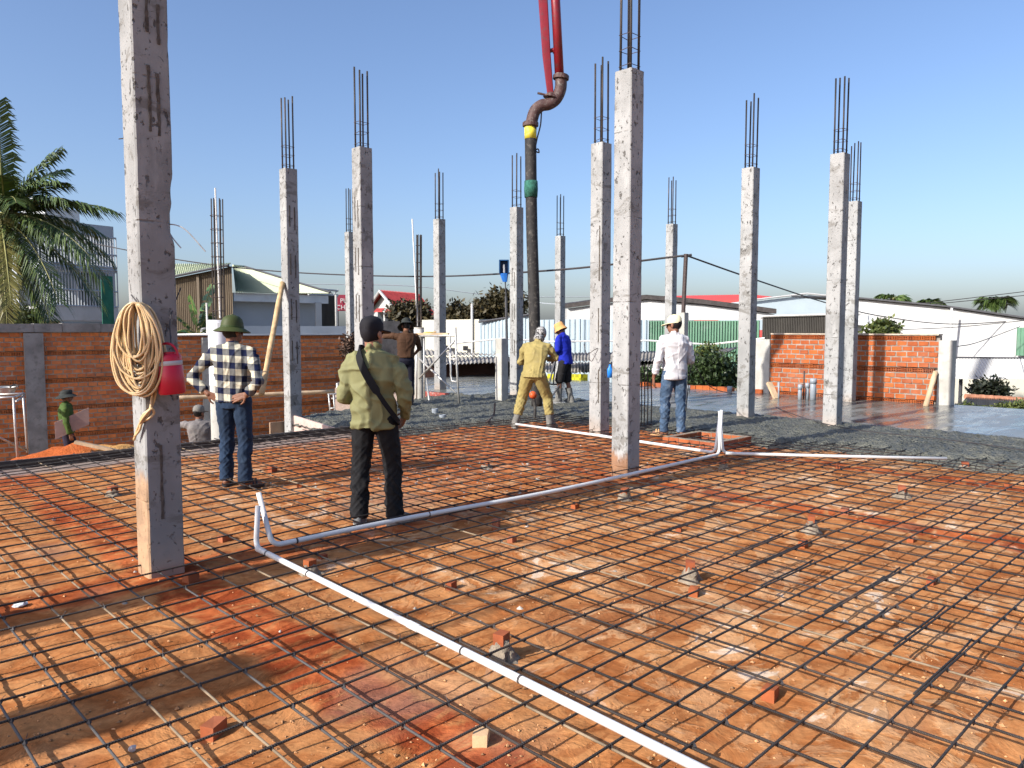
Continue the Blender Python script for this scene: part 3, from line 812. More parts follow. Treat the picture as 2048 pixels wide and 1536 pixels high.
mb = MB(); quadwall(mb, a, b_ + (b_-a)*.01, nn*.3, zp(605, 30), zp(589, 30)); mb.build('fascia', m_lgrey, o)
r0 = P2(469, 32) + UP*zp(535, 32); r1 = P2(492, 32.5) + UP*zp(537, 32.5)
e0 = a - nn*.15 + UP*(zp(586, 28.6)); e1 = b_ - nn*.15 + (b_-a)*.005 + UP*(zp(588, 31.5))
mb = MB(); mb.corr(e0, e1, r0, r1, 60, .03, UP); autosmooth(mb.build('roof', m_paleroof, o))
mb = MB(); mb.tube([r1 + UP*.05, e1 + UP*.05], .055, 6); mb.build('verge', m_darkmetal, o)
mb = MB(); mb.tube([r0 + UP*.05, r1 + UP*.05], .05, 6); mb.build('ridge', m_paleroof, o)
mb = MB(); q0, q1 = P2(632, 31.0), P2(644, 31.2); quadwall(mb, q0, q1, nn*.05, LOW, zp(605, 31)); mb.build('door_frame', m_white, o)
o2 = MB(); block(o2, 455, 24, 700, 26.5, zp(668, 25), zp(652, 25), 3.0)
tag(o2.build('flat_roof', m_lgrey), 'flat pale slab roof just above the red brick wall', 'roof')
# truss shed and sign
o = thing('truss_shed', 'small dark open sided shed with white roof truss left of the maroon sign', 'shed', P2(650, 36) + UP*LOW)
mb = MB(); a, b_ = P2(640, 35), P2(674, 36); mb.corr(a+UP*LOW, b_+UP*LOW, a+UP*zp(592, 35), b_+UP*zp(592, 36), 14, .03, -FWD); mb.build('wall', m_dksheet, o)
mb = MB(); block(mb, 618, 35, 677, 36.6, zp(590, 36), zp(588, 36), 2.5); mb.build('roof', m_darkmetal, o)
mb = MB(); a, b_ = P2(618, 34.9), P2(677, 36.5); zt_, zb_ = zp(578, 35.5), zp(590, 35.5)
mb.tube([a+UP*zt_, b_+UP*(zt_-.05)], .05, 6); mb.tube([a+UP*zb_, b_+UP*zb_], .05, 6)
for i in range(6): q = a.lerp(b_, i/6); q2 = a.lerp(b_, (i+1)/6); mb.tube([q+UP*(zb_ if i%2 else zt_), q2+UP*(zt_ if i%2 else zb_)], .03, 6)
mb.build('truss', m_white, o)
mb = MB(); q = P2(673, 35.2); mb.tube([q+UP*LOW, q+UP*zp(590, 35.2)], .06, 8); mb.build('post', m_steel, o)
o = thing('shop_sign', 'maroon shop sign with white capital letters between two columns', 'sign', P2(684, 44) + UP*zp(650, 44))
mb = MB(); block(mb, 670, 44, 735, 44, zp(622, 44), zp(590, 44), .15); mb.build('panel', m_sign, o)
mb = MB(); 
for px in (676, 728): q = P2(px, 44.1); mb.tube([q+UP*LOW, q+UP*zp(622,44)], .05, 6)
mb.build('post', m_darkmetal, o)
def text_mesh(name, body, size, loc, mat, parent, ext=.01, rotz=None, align='CENTER'):
    cu = bpy.data.curves.new(name, 'FONT'); cu.body = body; cu.size = size; cu.extrude = ext; cu.align_x = align; cu.resolution_u = 2
    ob = bpy.data.objects.new('tmp', cu); COL.objects.link(ob)
    bpy.context.view_layer.update(); dg = bpy.context.evaluated_depsgraph_get()
    me = bpy.data.meshes.new_from_object(ob.evaluated_get(dg)); bpy.data.objects.remove(ob)
    me.materials.clear(); me.materials.append(mat)
    r = bpy.data.objects.new(name, me); COL.objects.link(r); r.parent = parent
    r.location = V(loc) - wloc(parent)
    rz = math.atan2(RGT.y, RGT.x) if rotz is None else rotz
    r.rotation_euler = (R(90), 0, rz); return r
q = P2(681, 43.9); text_mesh('lettering', 'PU', .36, q + UP*zp(606, 44), m_white, o, align='LEFT')
q = P2(673, 43.9); text_mesh('lettering', 'CH Đ', .36, q + UP*zp(619, 44), m_white, o, align='LEFT')
# red roofed house
o = thing('white_house', 'small white house with a bright red gable roof', 'house', P2(800, 60) + UP*LOW)
d = 60.0
gl, gr_, rr_ = P2(742, d), P2(796, d-3), P2(862, d+2); back = (rr_ - gr_)
gm = (gl + gr_)/2
zE, zR = zp(622, d), zp(586, d)
mb = MB(); mb.prism([gl+UP*LOW, gr_+UP*LOW, gr_+UP*zE, gm+UP*(zR-.15), gl+UP*zE], back); mb.build('wall', m_white, o)
mb = MB(); ov = (gr_-gl).normalized()*.7; fo = -back.normalized()*.6
for s_, e_ in ((1, gr_), (-1, gl)):
    lo_ = e_ + ov*s_ + UP*(zE - .35); hi_ = gm + UP*(zR + .1)
    mb.corr(lo_ + fo, lo_ + back*1.03, hi_ + fo, hi_ + back*1.03, 26, .05, UP)
mb.build('roof', m_redroof, o)
mb = MB(); mb.tube([gl - ov + fo + UP*(zE-.4), gm + fo + UP*(zR+.02), gr_ + ov + fo + UP*(zE-.4)], .12, 6); mb.build('barge_board', m_white, o)
for (p0, p1) in ((752, 768), (773, 789)):
    A_, B_ = P2(p0, d-2.2), P2(p1, d-2.9)
    wm = MB(); quadwall(wm, A_.lerp(B_, .15)+FWD*.25, A_.lerp(B_, .85)+FWD*.25, FWD*.1, zp(648, d), zp(625, d)); f = wm.build('window', m_glass, o)
    wm = MB(); wm.add([A_+UP*zp(618,d)+FWD*.5, B_+UP*zp(618,d)+FWD*.5, B_+UP*zp(624,d)-FWD*.7, A_+UP*zp(624,d)-FWD*.7, A_+UP*(zp(618,d)-.08)+FWD*.5, B_+UP*(zp(618,d)-.08)+FWD*.5, B_+UP*(zp(624,d)-.08)-FWD*.7, A_+UP*(zp(624,d)-.08)-FWD*.7], [(0,1,2,3),(4,7,6,5),(0,3,7,4),(1,5,6,2),(2,6,7,3)]); wm.build('awning', m_redroof, f)
# low wall bits in front of it
mb = MB(); block(mb, 745, 40, 800, 41, LOW, zp(642, 40), .3); mb.build
tag(mb.build('garden_wall', M('stained_wall', (.3,.25,.2), .9, .3, 2, dirt=(.15,.12,.1), dirtamt=.7)), 'stained garden wall below the red roofed house', 'wall')
# cream wall building
o = thing('cream_building', 'plain cream walled building with two small dark vents', 'building', P2(900, 34) + UP*LOW)
mb = MB(); block(mb, 842, 36, 958, 33, LOW, zp(639, 34), 5); mb.build('wall', m_cream, o)
for px in (897, 931):
    wm = MB(); q = P2(px-5, 34.35 if px < 910 else 33.45); q2 = P2(px+5, 34.1 if px < 910 else 33.2); quadwall(wm, q-FWD*.06, q2-FWD*.06, FWD*.05, zp(700, 34), zp(691, 34)); wm.build('vent', m_dark, o)
mb = MB(); q = P2(944, 33.2); mb.tube([q+UP*LOW, q+UP*zp(608, 33.2)], .05, 8); tag(mb.build('white_pole', m_pvcw), 'thin white pole standing against the cream building', 'pole')
# blue fence of steel sheets
o = thing('sheet_fence', 'long fence of pale blue corrugated steel sheets behind the workers', 'fence', P2(1130, 31) + UP*LOW)
segs = [(958, 32.5, 1016, 31.5, 645, 636), (1016, 31.5, 1075, 31, 636, 628), (1072, 30.6, 1165, 30, 640, 638), (1163, 29.8, 1232, 29.6, 639, 639), (1232, 29.6, 1298, 29.4, 639, 640)]
for (p0, d0, p1, d1, t0, t1) in segs:
    a, b_ = P2(p0, d0), P2(p1, d1); mb = MB(); n_ = max(4, int((b_-a).length/.19))
    mb.corr(a+UP*LOW, b_+UP*LOW, a+UP*zp(t0, d0), b_+UP*zp(t1, d1), n_, .022, -FWD, 6, True); mb.build('sheet', m_bluesheet, o)
mb = MB(); mb.tube([P2(958,32.3)+UP*zp(644,32.3), P2(1075,30.8)+UP*zp(627,30.8)], .05, 6); mb.build('top_rail', m_darkmetal, o)
mb = MB(); mb.tube([P2(905,29)+UP*zp(687,29), P2(1005,28.8)+UP*zp(677,28.8), P2(1100,28.8)+UP*zp(683,28.8), P2(1300,28.6)+UP*zp(681,28.6), P2(1420,28)+UP*zp(689,28), P2(1530,27)+UP*zp(676,27)], .035, 6)
tag(mb.build('white_water_pipe', m_pvcw), 'thin white pipe strung along in front of the blue fence', 'pipe')
# white warehouse
o = thing('white_warehouse', 'long white warehouse with dark tiled roof edge and green sheet wall', 'warehouse', P2(1340, 42) + UP*LOW)
pts = [(1133, 609), (1215, 598), (1290, 591), (1400, 600), (1475, 609), (1548, 619)]
dd = lambda px: 44 - (px - 1133) * .012
mb = MB(); poly = [P2(px, dd(px)) + UP*(zp(py, dd(px)) - .25) for px, py in pts]; poly += [P2(1548, dd(1548)) + UP*zp(636, dd(1548)), P2(1133, dd(1133)) + UP*zp(641, dd(1133))]
mb.prism(poly, FWD*1.2); mb.build('gable', m_white, o)
mb = MB(); a, b_ = P2(1133, dd(1133)), P2(1548, dd(1548)); quadwall(mb, a - FWD*.25, b_ - FWD*.25, FWD*.24, zp(641, 42), zp(636, 41)); mb.build('gutter', m_white, o)
rf = MB()
for (p0, y0_), (p1, y1_) in zip(pts, pts[1:]):
    A_, B_ = P2(p0, dd(p0)) + UP*zp(y0_, dd(p0)), P2(p1, dd(p1)) + UP*zp(y1_, dd(p1))
    rf.add([A_-FWD*.3-UP*.22, B_-FWD*.3-UP*.22, B_+FWD*9, A_+FWD*9, A_-FWD*.3+UP*.02, B_-FWD*.3+UP*.02, B_+FWD*9+UP*.3, A_+FWD*9+UP*.3], [(0,3,2,1),(4,5,6,7),(0,1,5,4),(1,2,6,5),(2,3,7,6),(3,0,4,7)])
rf.build('roof', m_darktile, o)
mb = MB(); a, b_ = P2(1290, 40.8), P2(1520, 38.6); mb.corr(a+UP*LOW, b_+UP*LOW, a+UP*zp(642, 40.8), b_+UP*zp(641, 38.6), 42, .05, -FWD, 6, True); mb.build('wall', m_greensheet, o)
mb = MB(); block(mb, 1133, 43.6, 1290, 42, LOW, zp(642, 43), .3); mb.build('wall', m_white, o)
mb = MB(); mb.tube([P2(1520,38)+UP*zp(634,38), P2(1538,38)+UP*zp(634,38), P2(1541,38)+UP*zp(638,38), P2(1541,38)+UP*zp(672,38)], .09, 8, ); mb.build('downpipe', m_pvcw, o)
# far roofs
mb = MB(); a, b_ = P2(1388, 70), P2(1600, 66); mb.corr(a+UP*zp(601,70), b_+UP*zp(601,66), a+FWD*14+UP*zp(593,84), b_+FWD*14+UP*zp(590,80), 40, .05, UP)
quadwall(mb, a, b_, FWD*.1, LOW, zp(601, 70)); tag(mb.build('red_shed_roof', m_redroof), 'low red sheet roof showing beyond the white warehouse', 'roof')
o = thing('pale_blue_gable', 'pale blue gabled shed wall right of the red roof', 'shed', P2(1590, 52) + UP*LOW)
mb = MB(); poly = [P2(px, 52) + UP*zp(py, 52) for px, py in ((1500,601),(1612,588),(1690,596),(1690,660),(1500,660))]; mb.prism(poly, FWD*8); mb.build('wall', M('pale_blue_wall', (.46,.54,.57), .6, .05, 1), o)
mb = MB(); mb.tube([P2(1498,51.8)+UP*zp(601,51.8), P2(1612,51.8)+UP*zp(587.5,51.8), P2(1692,51.8)+UP*zp(596,51.8)], .07, 6); mb.build('verge', m_white, o)
o = thing('dark_fence', 'dark brown corrugated fence above the orange brick wall', 'fence', P2(1600, 30) + UP*LOW)
mb = MB(); a, b_ = P2(1525, 31), P2(1720, 29); mb.corr(a+UP*LOW, b_+UP*LOW, a+UP*zp(634, 31), b_+UP*zp(628, 29), 56, .03, -FWD, 6, True); mb.build('sheet', m_dksheet, o)
mb = MB(); mb.tube([a-FWD*.08+UP*zp(633,31), b_-FWD*.08+UP*zp(627.5,29)], .045, 6); mb.build('rail', m_steel, o)
mb = MB(); block(mb, 1690, 28.6, 1746, 28.2, zp(650, 28.5), zp(631, 28.5), .8); block(mb, 1690, 28.9, 1726, 28.8, LOW, zp(650, 28.7)-.01, .4); tag(mb.build('grey_lintel', m_lgrey), 'short grey concrete ledge beside the round green bush', 'ledge')
# right white building
o = thing('white_building', 'big white walled building with sloping roof line at the far right', 'building', P2(1880, 36) + UP*LOW)
L0, L1 = (1700, 37.5), (2100, 31.5)
dR = lambda px: 37.5 + (px-1700)/400*(-6)
poly = [P2(1700, dR(1700)) + UP*zp(598, dR(1700)), P2(1880, dR(1880)) + UP*zp(615, dR(1880)), P2(2100, dR(2100)) + UP*zp(647, dR(2100)), P2(2100, dR(2100)) + UP*LOW, P2(1700, dR(1700)) + UP*LOW]
mb = MB(); mb.prism(poly, FWD*.4); mb.build('wall', m_white, o)
mb = MB(); prv = None
rp = [(1700,598),(1880,615),(2100,647)]
for (p0,y0_),(p1,y1_) in zip(rp, rp[1:]):
    A_, B_ = P2(p0, dR(p0)) + UP*(zp(y0_, dR(p0))+.02), P2(p1, dR(p1)) + UP*(zp(y1_, dR(p1))+.02)
    mb.add([A_-FWD*.35, B_-FWD*.35, B_+FWD*8+UP*.4, A_+FWD*8+UP*.4, A_-FWD*.35+UP*.07, B_-FWD*.35+UP*.07, B_+FWD*8+UP*.47, A_+FWD*8+UP*.47], [(0,3,2,1),(4,5,6,7),(0,1,5,4),(1,2,6,5),(2,3,7,6),(3,0,4,7)])
mb.build('roof', m_darkmetal, o)
mb = MB(); mb.corr(P2(2033,32.2)+UP*zp(711,32.2), P2(2100,31.2)+UP*zp(711,31.2), P2(2033,32.2)+UP*zp(655,32.2), P2(2100,31.2)+UP*zp(655,31.2), 9, .03, -FWD); mb.build('shutter', m_greensheet, o)
mb = MB(); q = P2(1902, 33.6); mb.tube([q+UP*zp(720,33.6), q+UP*zp(616,33.6)], .05, 8); mb.build('vent_pipe', m_pvcw, o)
mb = MB(); a, b_ = P2(1910, 26), P2(2110, 25); mb.corr(a+UP*zp(757,26)-FWD*.2, b_+UP*zp(757,25)-FWD*.2, a+FWD*.5+UP*zp(717,26.5), b_+FWD*.5+UP*zp(717,25.5), 32, .03, -FWD, 6, True)
o = thing('awning', 'white ribbed sheet awning below the big white building', 'awning', P2(2000, 26) + UP*zp(757, 26)); mb.build('sheet', m_white, o)
mb = MB(); block(mb, 1908, 26.4, 2110, 25.4, zp(717, 26), zp(714, 26), .12); mb.build('beam', m_darkmetal, o)
for px in (1926, 1955): mb = MB(); q = P2(px, 26.1); mb.tube([q+UP*LOW, q+UP*zp(757, 26)], .06, 8); mb.build('post', m_darkmetal, o)
mb = MB(); block(mb, 1900, 29.3, 2110, 28.3, LOW, zp(727, 28.5)-.02, .3); tag(mb.build('low_white_wall', m_cream), 'low cream wall under the ribbed awning', 'wall')
# tiled roof corner with ridge at lower right
o = thing('tiled_roof', 'old dark tiled roof with an orange ridge at the right edge', 'roof', P2(1990, 22) + UP*zp(820, 22))
mb = MB(); a, b_ = P2(1915, 20.5), P2(2110, 20.5); mb.corr(a+UP*zp(826,20.5), b_+UP*zp(826,20.5), P2(1940, 23)+UP*zp(796,23), P2(2110, 23)+UP*zp(802,23), 36, .035, UP); mb.build('tiles', m_fibro, o)
for i in range(9):
    mb = MB(); A_, B_ = P2(1936, 23)+UP*zp(793,23), P2(2100, 23)+UP*zp(803,23); mb.tube([A_.lerp(B_, i/9), A_.lerp(B_, (i+1.08)/9)], [.075, .09], 8); mb.build('ridge_tile', M('ridge_orange', (.42,.19,.11), .9, .3, 6) if i == 0 else bpy.data.materials['ridge_orange'], o)
# fibre cement shed behind the slab
o = thing('old_shed', 'dark old shed under a wavy grey fibre cement roof behind scaffold', 'shed', P2(930, 25) + UP*LOW)
mb = MB(); a, b_ = P2(830, 23.3), P2(1040, 23.8); A2, B2 = P2(820, 26.5), P2(1040, 26.5)
mb.corr(a+UP*zp(731,23.3), b_+UP*zp(723,23.8), a.lerp(A2,.52)+UP*zp(714,25), b_.lerp(B2,.52)+UP*zp(713,25), 26, .022, UP, 6); mb.build('roof', m_fibro, o)
mb = MB(); mb.corr(a.lerp(A2,.48)+UP*(zp(714,25)+.05), b_.lerp(B2,.48)+UP*(zp(713,25)+.05), A2+UP*zp(697,26.5), B2+UP*zp(712,26.5), 26, .022, UP, 6); mb.build('roof', m_fibro, o)
mb = MB(); block(mb, 822, 25.5, 1040, 26, LOW, zp(722, 25.7), .2); mb.build('wall', M('opening_shade_brown', (.05,.025,.02), .9, .3, 3), o)  # dark panel, its colour stands in for shade in the opening under the roof
o = thing('grey_roof', 'grey weathered corrugated roof sheets beside the dark bushes', 'roof', P2(1350, 24) + UP*zp(740, 24))
mb = MB(); mb.corr(P2(1125,25.5)+UP*zp(722,25.5), P2(1400,24)+UP*zp(722,24), P2(1125,28)+UP*zp(706,28), P2(1400,27)+UP*zp(700,27), 40, .024, UP, 6); mb.build('sheet', m_fibro, o)
mb = MB(); mb.corr(P2(1270,24.5)+UP*zp(738,24.5), P2(1430,22.6)+UP*zp(718,22.6), P2(1270,27)+UP*zp(708,27), P2(1480,27)+UP*zp(694,27), 24, .024, UP, 6); mb.build('sheet', m_fibro, o)
mb = MB(); mb.tube([P2(1290,24)+UP*(zp(738,24.3)-.03), P2(1428,22.5)+UP*(zp(719,22.6)-.03)], .05, 6); mb.build('edge_beam', m_post2, o)
mb = MB(); mb.corr(P2(1030,27.5)+UP*zp(745,27.5), P2(1290,26.5)+UP*zp(745,26.5), P2(1030,29)+UP*zp(727,29), P2(1290,28)+UP*zp(722,28), 40, .024, UP, 6); mb.build('sheet', m_fibro, o)
o = MB(); block(o, 1095, 23.5, 1176, 23.3, zp(771, 23.4), zp(748, 23.4), .05); t = NT('yellow_mesh'); c_ = t.n('TexChecker', 0, Vector=t.pos(), Color1=(.75,.66,.03,1), Color2=(.42,.38,.02,1), Scale=9.0); m_ymesh = t.fin(c_, .7)
tag(o.build('yellow_barrier', m_ymesh), 'bright yellow lattice barrier behind the worker in blue', 'barrier')
# red and dark low clutter beyond the slab between posts
# ================================================================== PIPES ON THE MAT
def bez(pts, n=8):
    """rounded polyline: corners replaced by quadratic curves"""
    P = [V(p) for p in pts]; out = [P[0]]
    for a, b, c in zip(P, P[1:], P[2:]):
        r = min(.075, (b-a).length*.45, (c-b).length*.45)
        s_ = b + (a-b).normalized()*r; e_ = b + (c-b).normalized()*r
        for i in range(n+1):
            u = i/n; out.append(s_*(1-u)**2 + b*2*u*(1-u) + e_*u*u)
    out.append(P[-1]); return out
def spline(pts, n=10):
    P = [V(p) for p in pts]; P = [P[0]*2-P[1]] + P + [P[-1]*2-P[-2]]; out = []
    for i in range(1, len(P)-2):
        p0, p1, p2, p3 = P[i-1:i+3]
        for k in range(n):
            u = k/n; out.append(.5*((2*p1) + (p2-p0)*u + (2*p0-5*p1+4*p2-p3)*u*u + (3*p1-p0-3*p2+p3)*u**3))
    out.append(P[-2]); return out
def pz(px, py, dz=.035): 
    g = G(px, py, .08); return V((g.x, g.y, mat_z(g.x, g.y) + dz))
def pipe(name, label, pts, r, m=None, clips=()):
    o = thing(name, label, 'pipe', pts[0], None)
    b = MB(); b.tube(pts, r, 12); b.build('tube', m or m_pvcw, o, smooth=True)
    for i in range(2, len(pts)-1):
        if (V(pts[i])-V(pts[i-1])).length > .5 and i % 2 == 0:
            d = (V(pts[i])-V(pts[i-1])).normalized(); b = MB(); b.tube([V(pts[i-1])-d*.045, V(pts[i-1])+d*.045], r*1.13, 12); b.build('socket', m or m_pvcw, o, smooth=False)
    for q, d in clips:
        b = MB(); d = V(d).normalized(); b.tube([V(q)-d*.006, V(q)+d*.006], r*1.12, 10); b.build('tie', m_wire, o)
    return o
rp_ = .0182
s0 = pz(512, 1103); e0 = G(1420, 1552, .1); e0.z = mat_z(e0.x, e0.y) + .04
t0 = W(516, 1012, s0.dot(FWD)); 
mid = [s0.lerp(e0, u) for u in (.25, .5, .75)]
clip = [(s0.lerp(e0, u), e0-s0) for u in (.05, .21, .63, .74)]
pipe('white_pipe', 'white pipe bending down and running along the mat to the near edge', bez([t0, s0 + V((0,0,.0))] + mid + [e0]), rp_, clips=clip)
s1 = pz(545, 1100); e1 = pz(1438, 914); k1 = pz(790, 1052); k2 = pz(1090, 995); k3 = pz(1290, 950)
t1 = W(517, 985, s1.dot(FWD)*1.01)
j_top = W(1443, 820, e1.dot(FWD))
cl = [(k1.lerp(s1, .82), k1-s1), (k1.lerp(k2, .2), k2-k1), (k2.lerp(k3, .2), k3-k2), (k2.lerp(k3, .55), k3-k2)]
pipe('white_pipe', 'white pipe crossing the mat behind the man with black cap to the upright bend', bez([t1, s1] + spline([s1, k1, k2, k3, e1], 6)[1:] + [j_top]), rp_, clips=cl)
a = pz(1032, 852); b_ = pz(1200, 876); c_ = pz(1430, 911); tp = W(1441, 822, c_.dot(FWD))
pipe('white_pipe', 'white pipe running from the yellow worker past two columns to the upright bend', bez([a, b_, c_, tp]), rp_)
a = pz(1446, 912); b_ = pz(1650, 917); c_ = pz(1893, 922); tp = W(1439, 822, a.dot(FWD))
pipe('white_pipe', 'white pipe with open end lying along the edge of the rough concrete', bez([tp, a, b_, c_]), rp_)

# ================================================================== BRICK SPACERS
m_spbrick = brick_mat('spacer_brick', (.31,.085,.032))
def chip(px, py, w, h, label, mort=0, rot=0.0, paint=None, group='brick spacers under the rebar'):
    g = G(px, py); dep = g.dot(FWD); s = dep / FPX
    z0 = floor_z(g.x, g.y)
    W_ = w*s; H_ = h*s
    rr = random.Random(int(px*3+py))
    o = thing('brick_spacer', label, 'brick', (g.x, g.y, z0), group)
    b = MB(); lx, ly = W_*.85, W_*.62
    hb = H_ if not mort else H_*.45; zb = 0 if not mort else H_ - hb
    if mort: lx, ly = W_*.5, W_*.42
    M_ = Matrix.Rotation(rot, 3, 'Z')
    for iz in (0, 1):
        for (x, y) in ((-1,-1),(1,-1),(1,1),(-1,1)):
            b.v.append(M_ @ V((x*lx/2*rr.uniform(.93,1.05), y*ly/2*rr.uniform(.93,1.05), zb + iz*hb*rr.uniform(.9,1.03) - .008)))
    b.f = [(0,3,2,1),(4,5,6,7),(0,1,5,4),(1,2,6,5),(2,3,7,6),(3,0,4,7)]
    b.build('brick', paint or m_spbrick, o, local=True)
    if mort:
        b = MB(); n = 18; rings = 8
        for j in range(rings):
            u = j/(rings-1); rad = W_*.5*(1.25 - .75*u**.7); z = -.01 + u*(H_*.72)
            for k in range(n):
                a = 2*math.pi*k/n; q = rad*(1+.45*noise.noise(V((math.cos(a)*1.7+px, math.sin(a)*1.7, u*2.5)))+.3*noise.noise(V((math.cos(a)*4+px, math.sin(a)*4, u*6))))
                b.v.append(V((q*math.cos(a), q*math.sin(a), z + .02*noise.noise(V((a, u*3, px))))))
        for j in range(rings-1):
            for k in range(n): i0 = j*n+k; i1 = j*n+(k+1) % n; b.f.append((i0, i1, i1+n, i0+n))
        b.f.append(tuple((rings-1)*n+k for k in range(n)))
        autosmooth(b.build('mortar', m_mortar, o, local=True), 60)
    return o
big = [(428,1468,52,38,'broken brick under a bar at the bottom left corner',0,.5),
 (962,1488,50,30,'broken brick with a pale top face near the bottom centre',0,.7),
 (1003,1318,56,58,'tall brick spacer in a grey mortar heap beside the near white pipe',1,.3),
 (620,1148,40,32,'mortar bedded brick spacer beside the corner of the white pipe',1,.2),
 (903,1176,22,20,'small dark red brick chip in the open between the two white pipes',0,.2),
 (1380,1160,44,44,'tall wide topped brick spacer in brown mortar right of centre',1,.6),
 (1388,1188,30,18,'split brick lying just in front of the wide topped spacer',0,.4),
 (1540,1396,42,28,'dark broken brick alone at the lower right',0,.2),
 (1622,1066,32,36,'upright mortar spacer with an orange brick on top, right of centre',1,.4),
 (1606,1096,22,18,'small orange brick just in front of the upright mortar spacer',0,.1),
 (1803,996,34,26,'brown mortar cone spacer towards the far right',1,.4),
 (1250,998,30,26,'grey mortar spacer in front of the tallest column',1,.3),
 (972,936,26,14,'pale mortar heap with brick behind the man with black cap',1,.5),
 (1447,938,22,20,'whitish mortar spacer below the upright pipe bend',1,.3),
 (1930,938,30,16,'pale mortar heap at the edge of the rough concrete, far right',1,.4),
 (226,990,30,20,'dark mortar spacer left of the thick near column',1,.3),
 (992,1056,22,22,'pointed brick chip behind the long crossing pipe, right of black trousers',0,.6),
 (382,1165,32,20,'dark red brick at the foot of the thick near column',0,.3),
 (450,1080,28,14,'dark brick lying behind the thick near column',0,.2),
 (545,943,18,14,'orange brick chip behind the man in checked shirt',0,.3),
 (1690,1028,24,14,'dark topped brick chip on the red soil strip at the right',0,.3)]
pale_brick = M('pale_brick', (.62,.40,.22), .9, .15, 9)
for q in big: chip(*q, paint=pale_brick if q[0] == 962 else None)
for (px, py, w, h, lab) in [(1862,1170,22,18,'orange brick chip low on the right, alone between the bars'),(1822,1084,20,12,'small brick chip in the red soil strip near the right edge'),(1358,1064,15,14,'small dark red brick chip straight behind the wide topped spacer'),(1312,990,16,10,'tiny brick chip just right of the grey mortar spacer near the tallest column'),(1150,1018,18,12,'small orange brick chip under the middle of the long crossing pipe'),(1024,1086,20,14,'small orange brick chip in front of the pointed chip'),(657,1006,15,11,'small brick chip left of the black trousers, the nearer one'),(600,975,16,10,'tiny brick chip between the two nearest standing men'),(1486,948,14,8,'tiny brick chip just right of the whitish mortar spacer'),(1676,938,12,10,'tiny brick chip just below the open ended pipe'),(2016,976,14,10,'tiny brick chip on the far right near the concrete edge'),(646,1116,18,12,'dark brick chip in shade between the two white pipes at their corner')]:
    chip(px, py, w, h, lab, 0, random.random())
# loose crumbs and stones on the sand
rr = random.Random(12); mb = MB()
for i in range(2600):
    u = rr.random(); dep = 2.6 + 6*u*u; lat = rr.uniform(-.7, .7)*dep
    p_ = FWD*dep + RGT*lat
    if p_.y > 10 or p_.x > 9.4: continue
    cl_ = noise.noise(V((p_.x*1.2, p_.y*1.2, 3)))
    if cl_ < -.1 and rr.random() < .8: continue
    s = rr.choice((.003,.004,.005,.006,.009))*rr.uniform(.7,1.4); c = V((p_.x, p_.y, floor_z(p_.x, p_.y) + s*.4))
    ax = [V((rr.uniform(.6,1.3)*s,0,0)), V((0,rr.uniform(.6,1.3)*s,0)), V((0,0,rr.uniform(.5,1)*s))]
    Mz = Matrix.Rotation(rr.uniform(0,6.3), 3, 'Z'); ax = [Mz @ q for q in ax]
    mb.add([c+ax[0], c+ax[1], c-ax[0], c-ax[1], c+ax[2], c-ax[2]], [(0,1,4),(1,2,4),(2,3,4),(3,0,4),(1,0,5),(2,1,5),(3,2,5),(0,3,5)])
m_crumb = M('sand_crumb', (.46,.24,.11), .95, .3, 20, ovar=.5, island=True)
tag(mb.build('sand_crumbs', m_crumb), 'loose crumbs and grit on the sand', 'grit', kind='stuff')
for (px, py, lab) in ((40, 1212, 'flat grey stone lying in the shade at the far left'), (108, 1042, 'small pale stone on the red soil strip left of the near column'), (265,1502,'small white pebble at the bottom left')):
    g = G(px, py); b = MB(); b.ell((0,0,.012), .04 if px == 40 else .016, .03 if px == 40 else .012, .013, 10, 6)
    b.v = [q*(1+.5*noise.noise(q*60)) for q in b.v]; o = thing('stone', lab, 'stone', (g.x, g.y, floor_z(g.x, g.y))); b.build('rock', m_lgrey, o, local=True)

# splashes and lumps of dried cement
rr = random.Random(44); mb = MB()
for i in range(345):
    if i < 300: px, py = rr.gauss(930, 150), rr.gauss(925, 38)
    else: px, py = rr.uniform(250, 2000), rr.uniform(900, 1300)
    if py < 872: continue
    g = G(px, py)
    if g.y > 9.7 or g.x > 9.3 or g.length > 14: continue
    s = rr.choice((.007,.010,.013,.018))*rr.uniform(.6,1.2); c = V((g.x, g.y, floor_z(g.x, g.y) + s*.1)); Mz = Matrix.Rotation(rr.uniform(0,6.3), 3, 'Z'); n = 6; ring = [c + Mz @ V((math.cos(k*1.047)*s*rr.uniform(.7,1.6), math.sin(k*1.047)*s*rr.uniform(.7,1.3), -s*.2)) for k in range(n)]; top = c + V((0,0,s*rr.uniform(.4,.9)))
    mb.add(ring + [top], [(k, (k+1) % n, n) for k in range(n)])
tag(mb.build('cement_splashes', M('dry_cement', (.38,.34,.29), .95, .25, 20, ovar=.35, island=True)), 'dried cement lumps scattered on the sand', 'cement', kind='stuff')

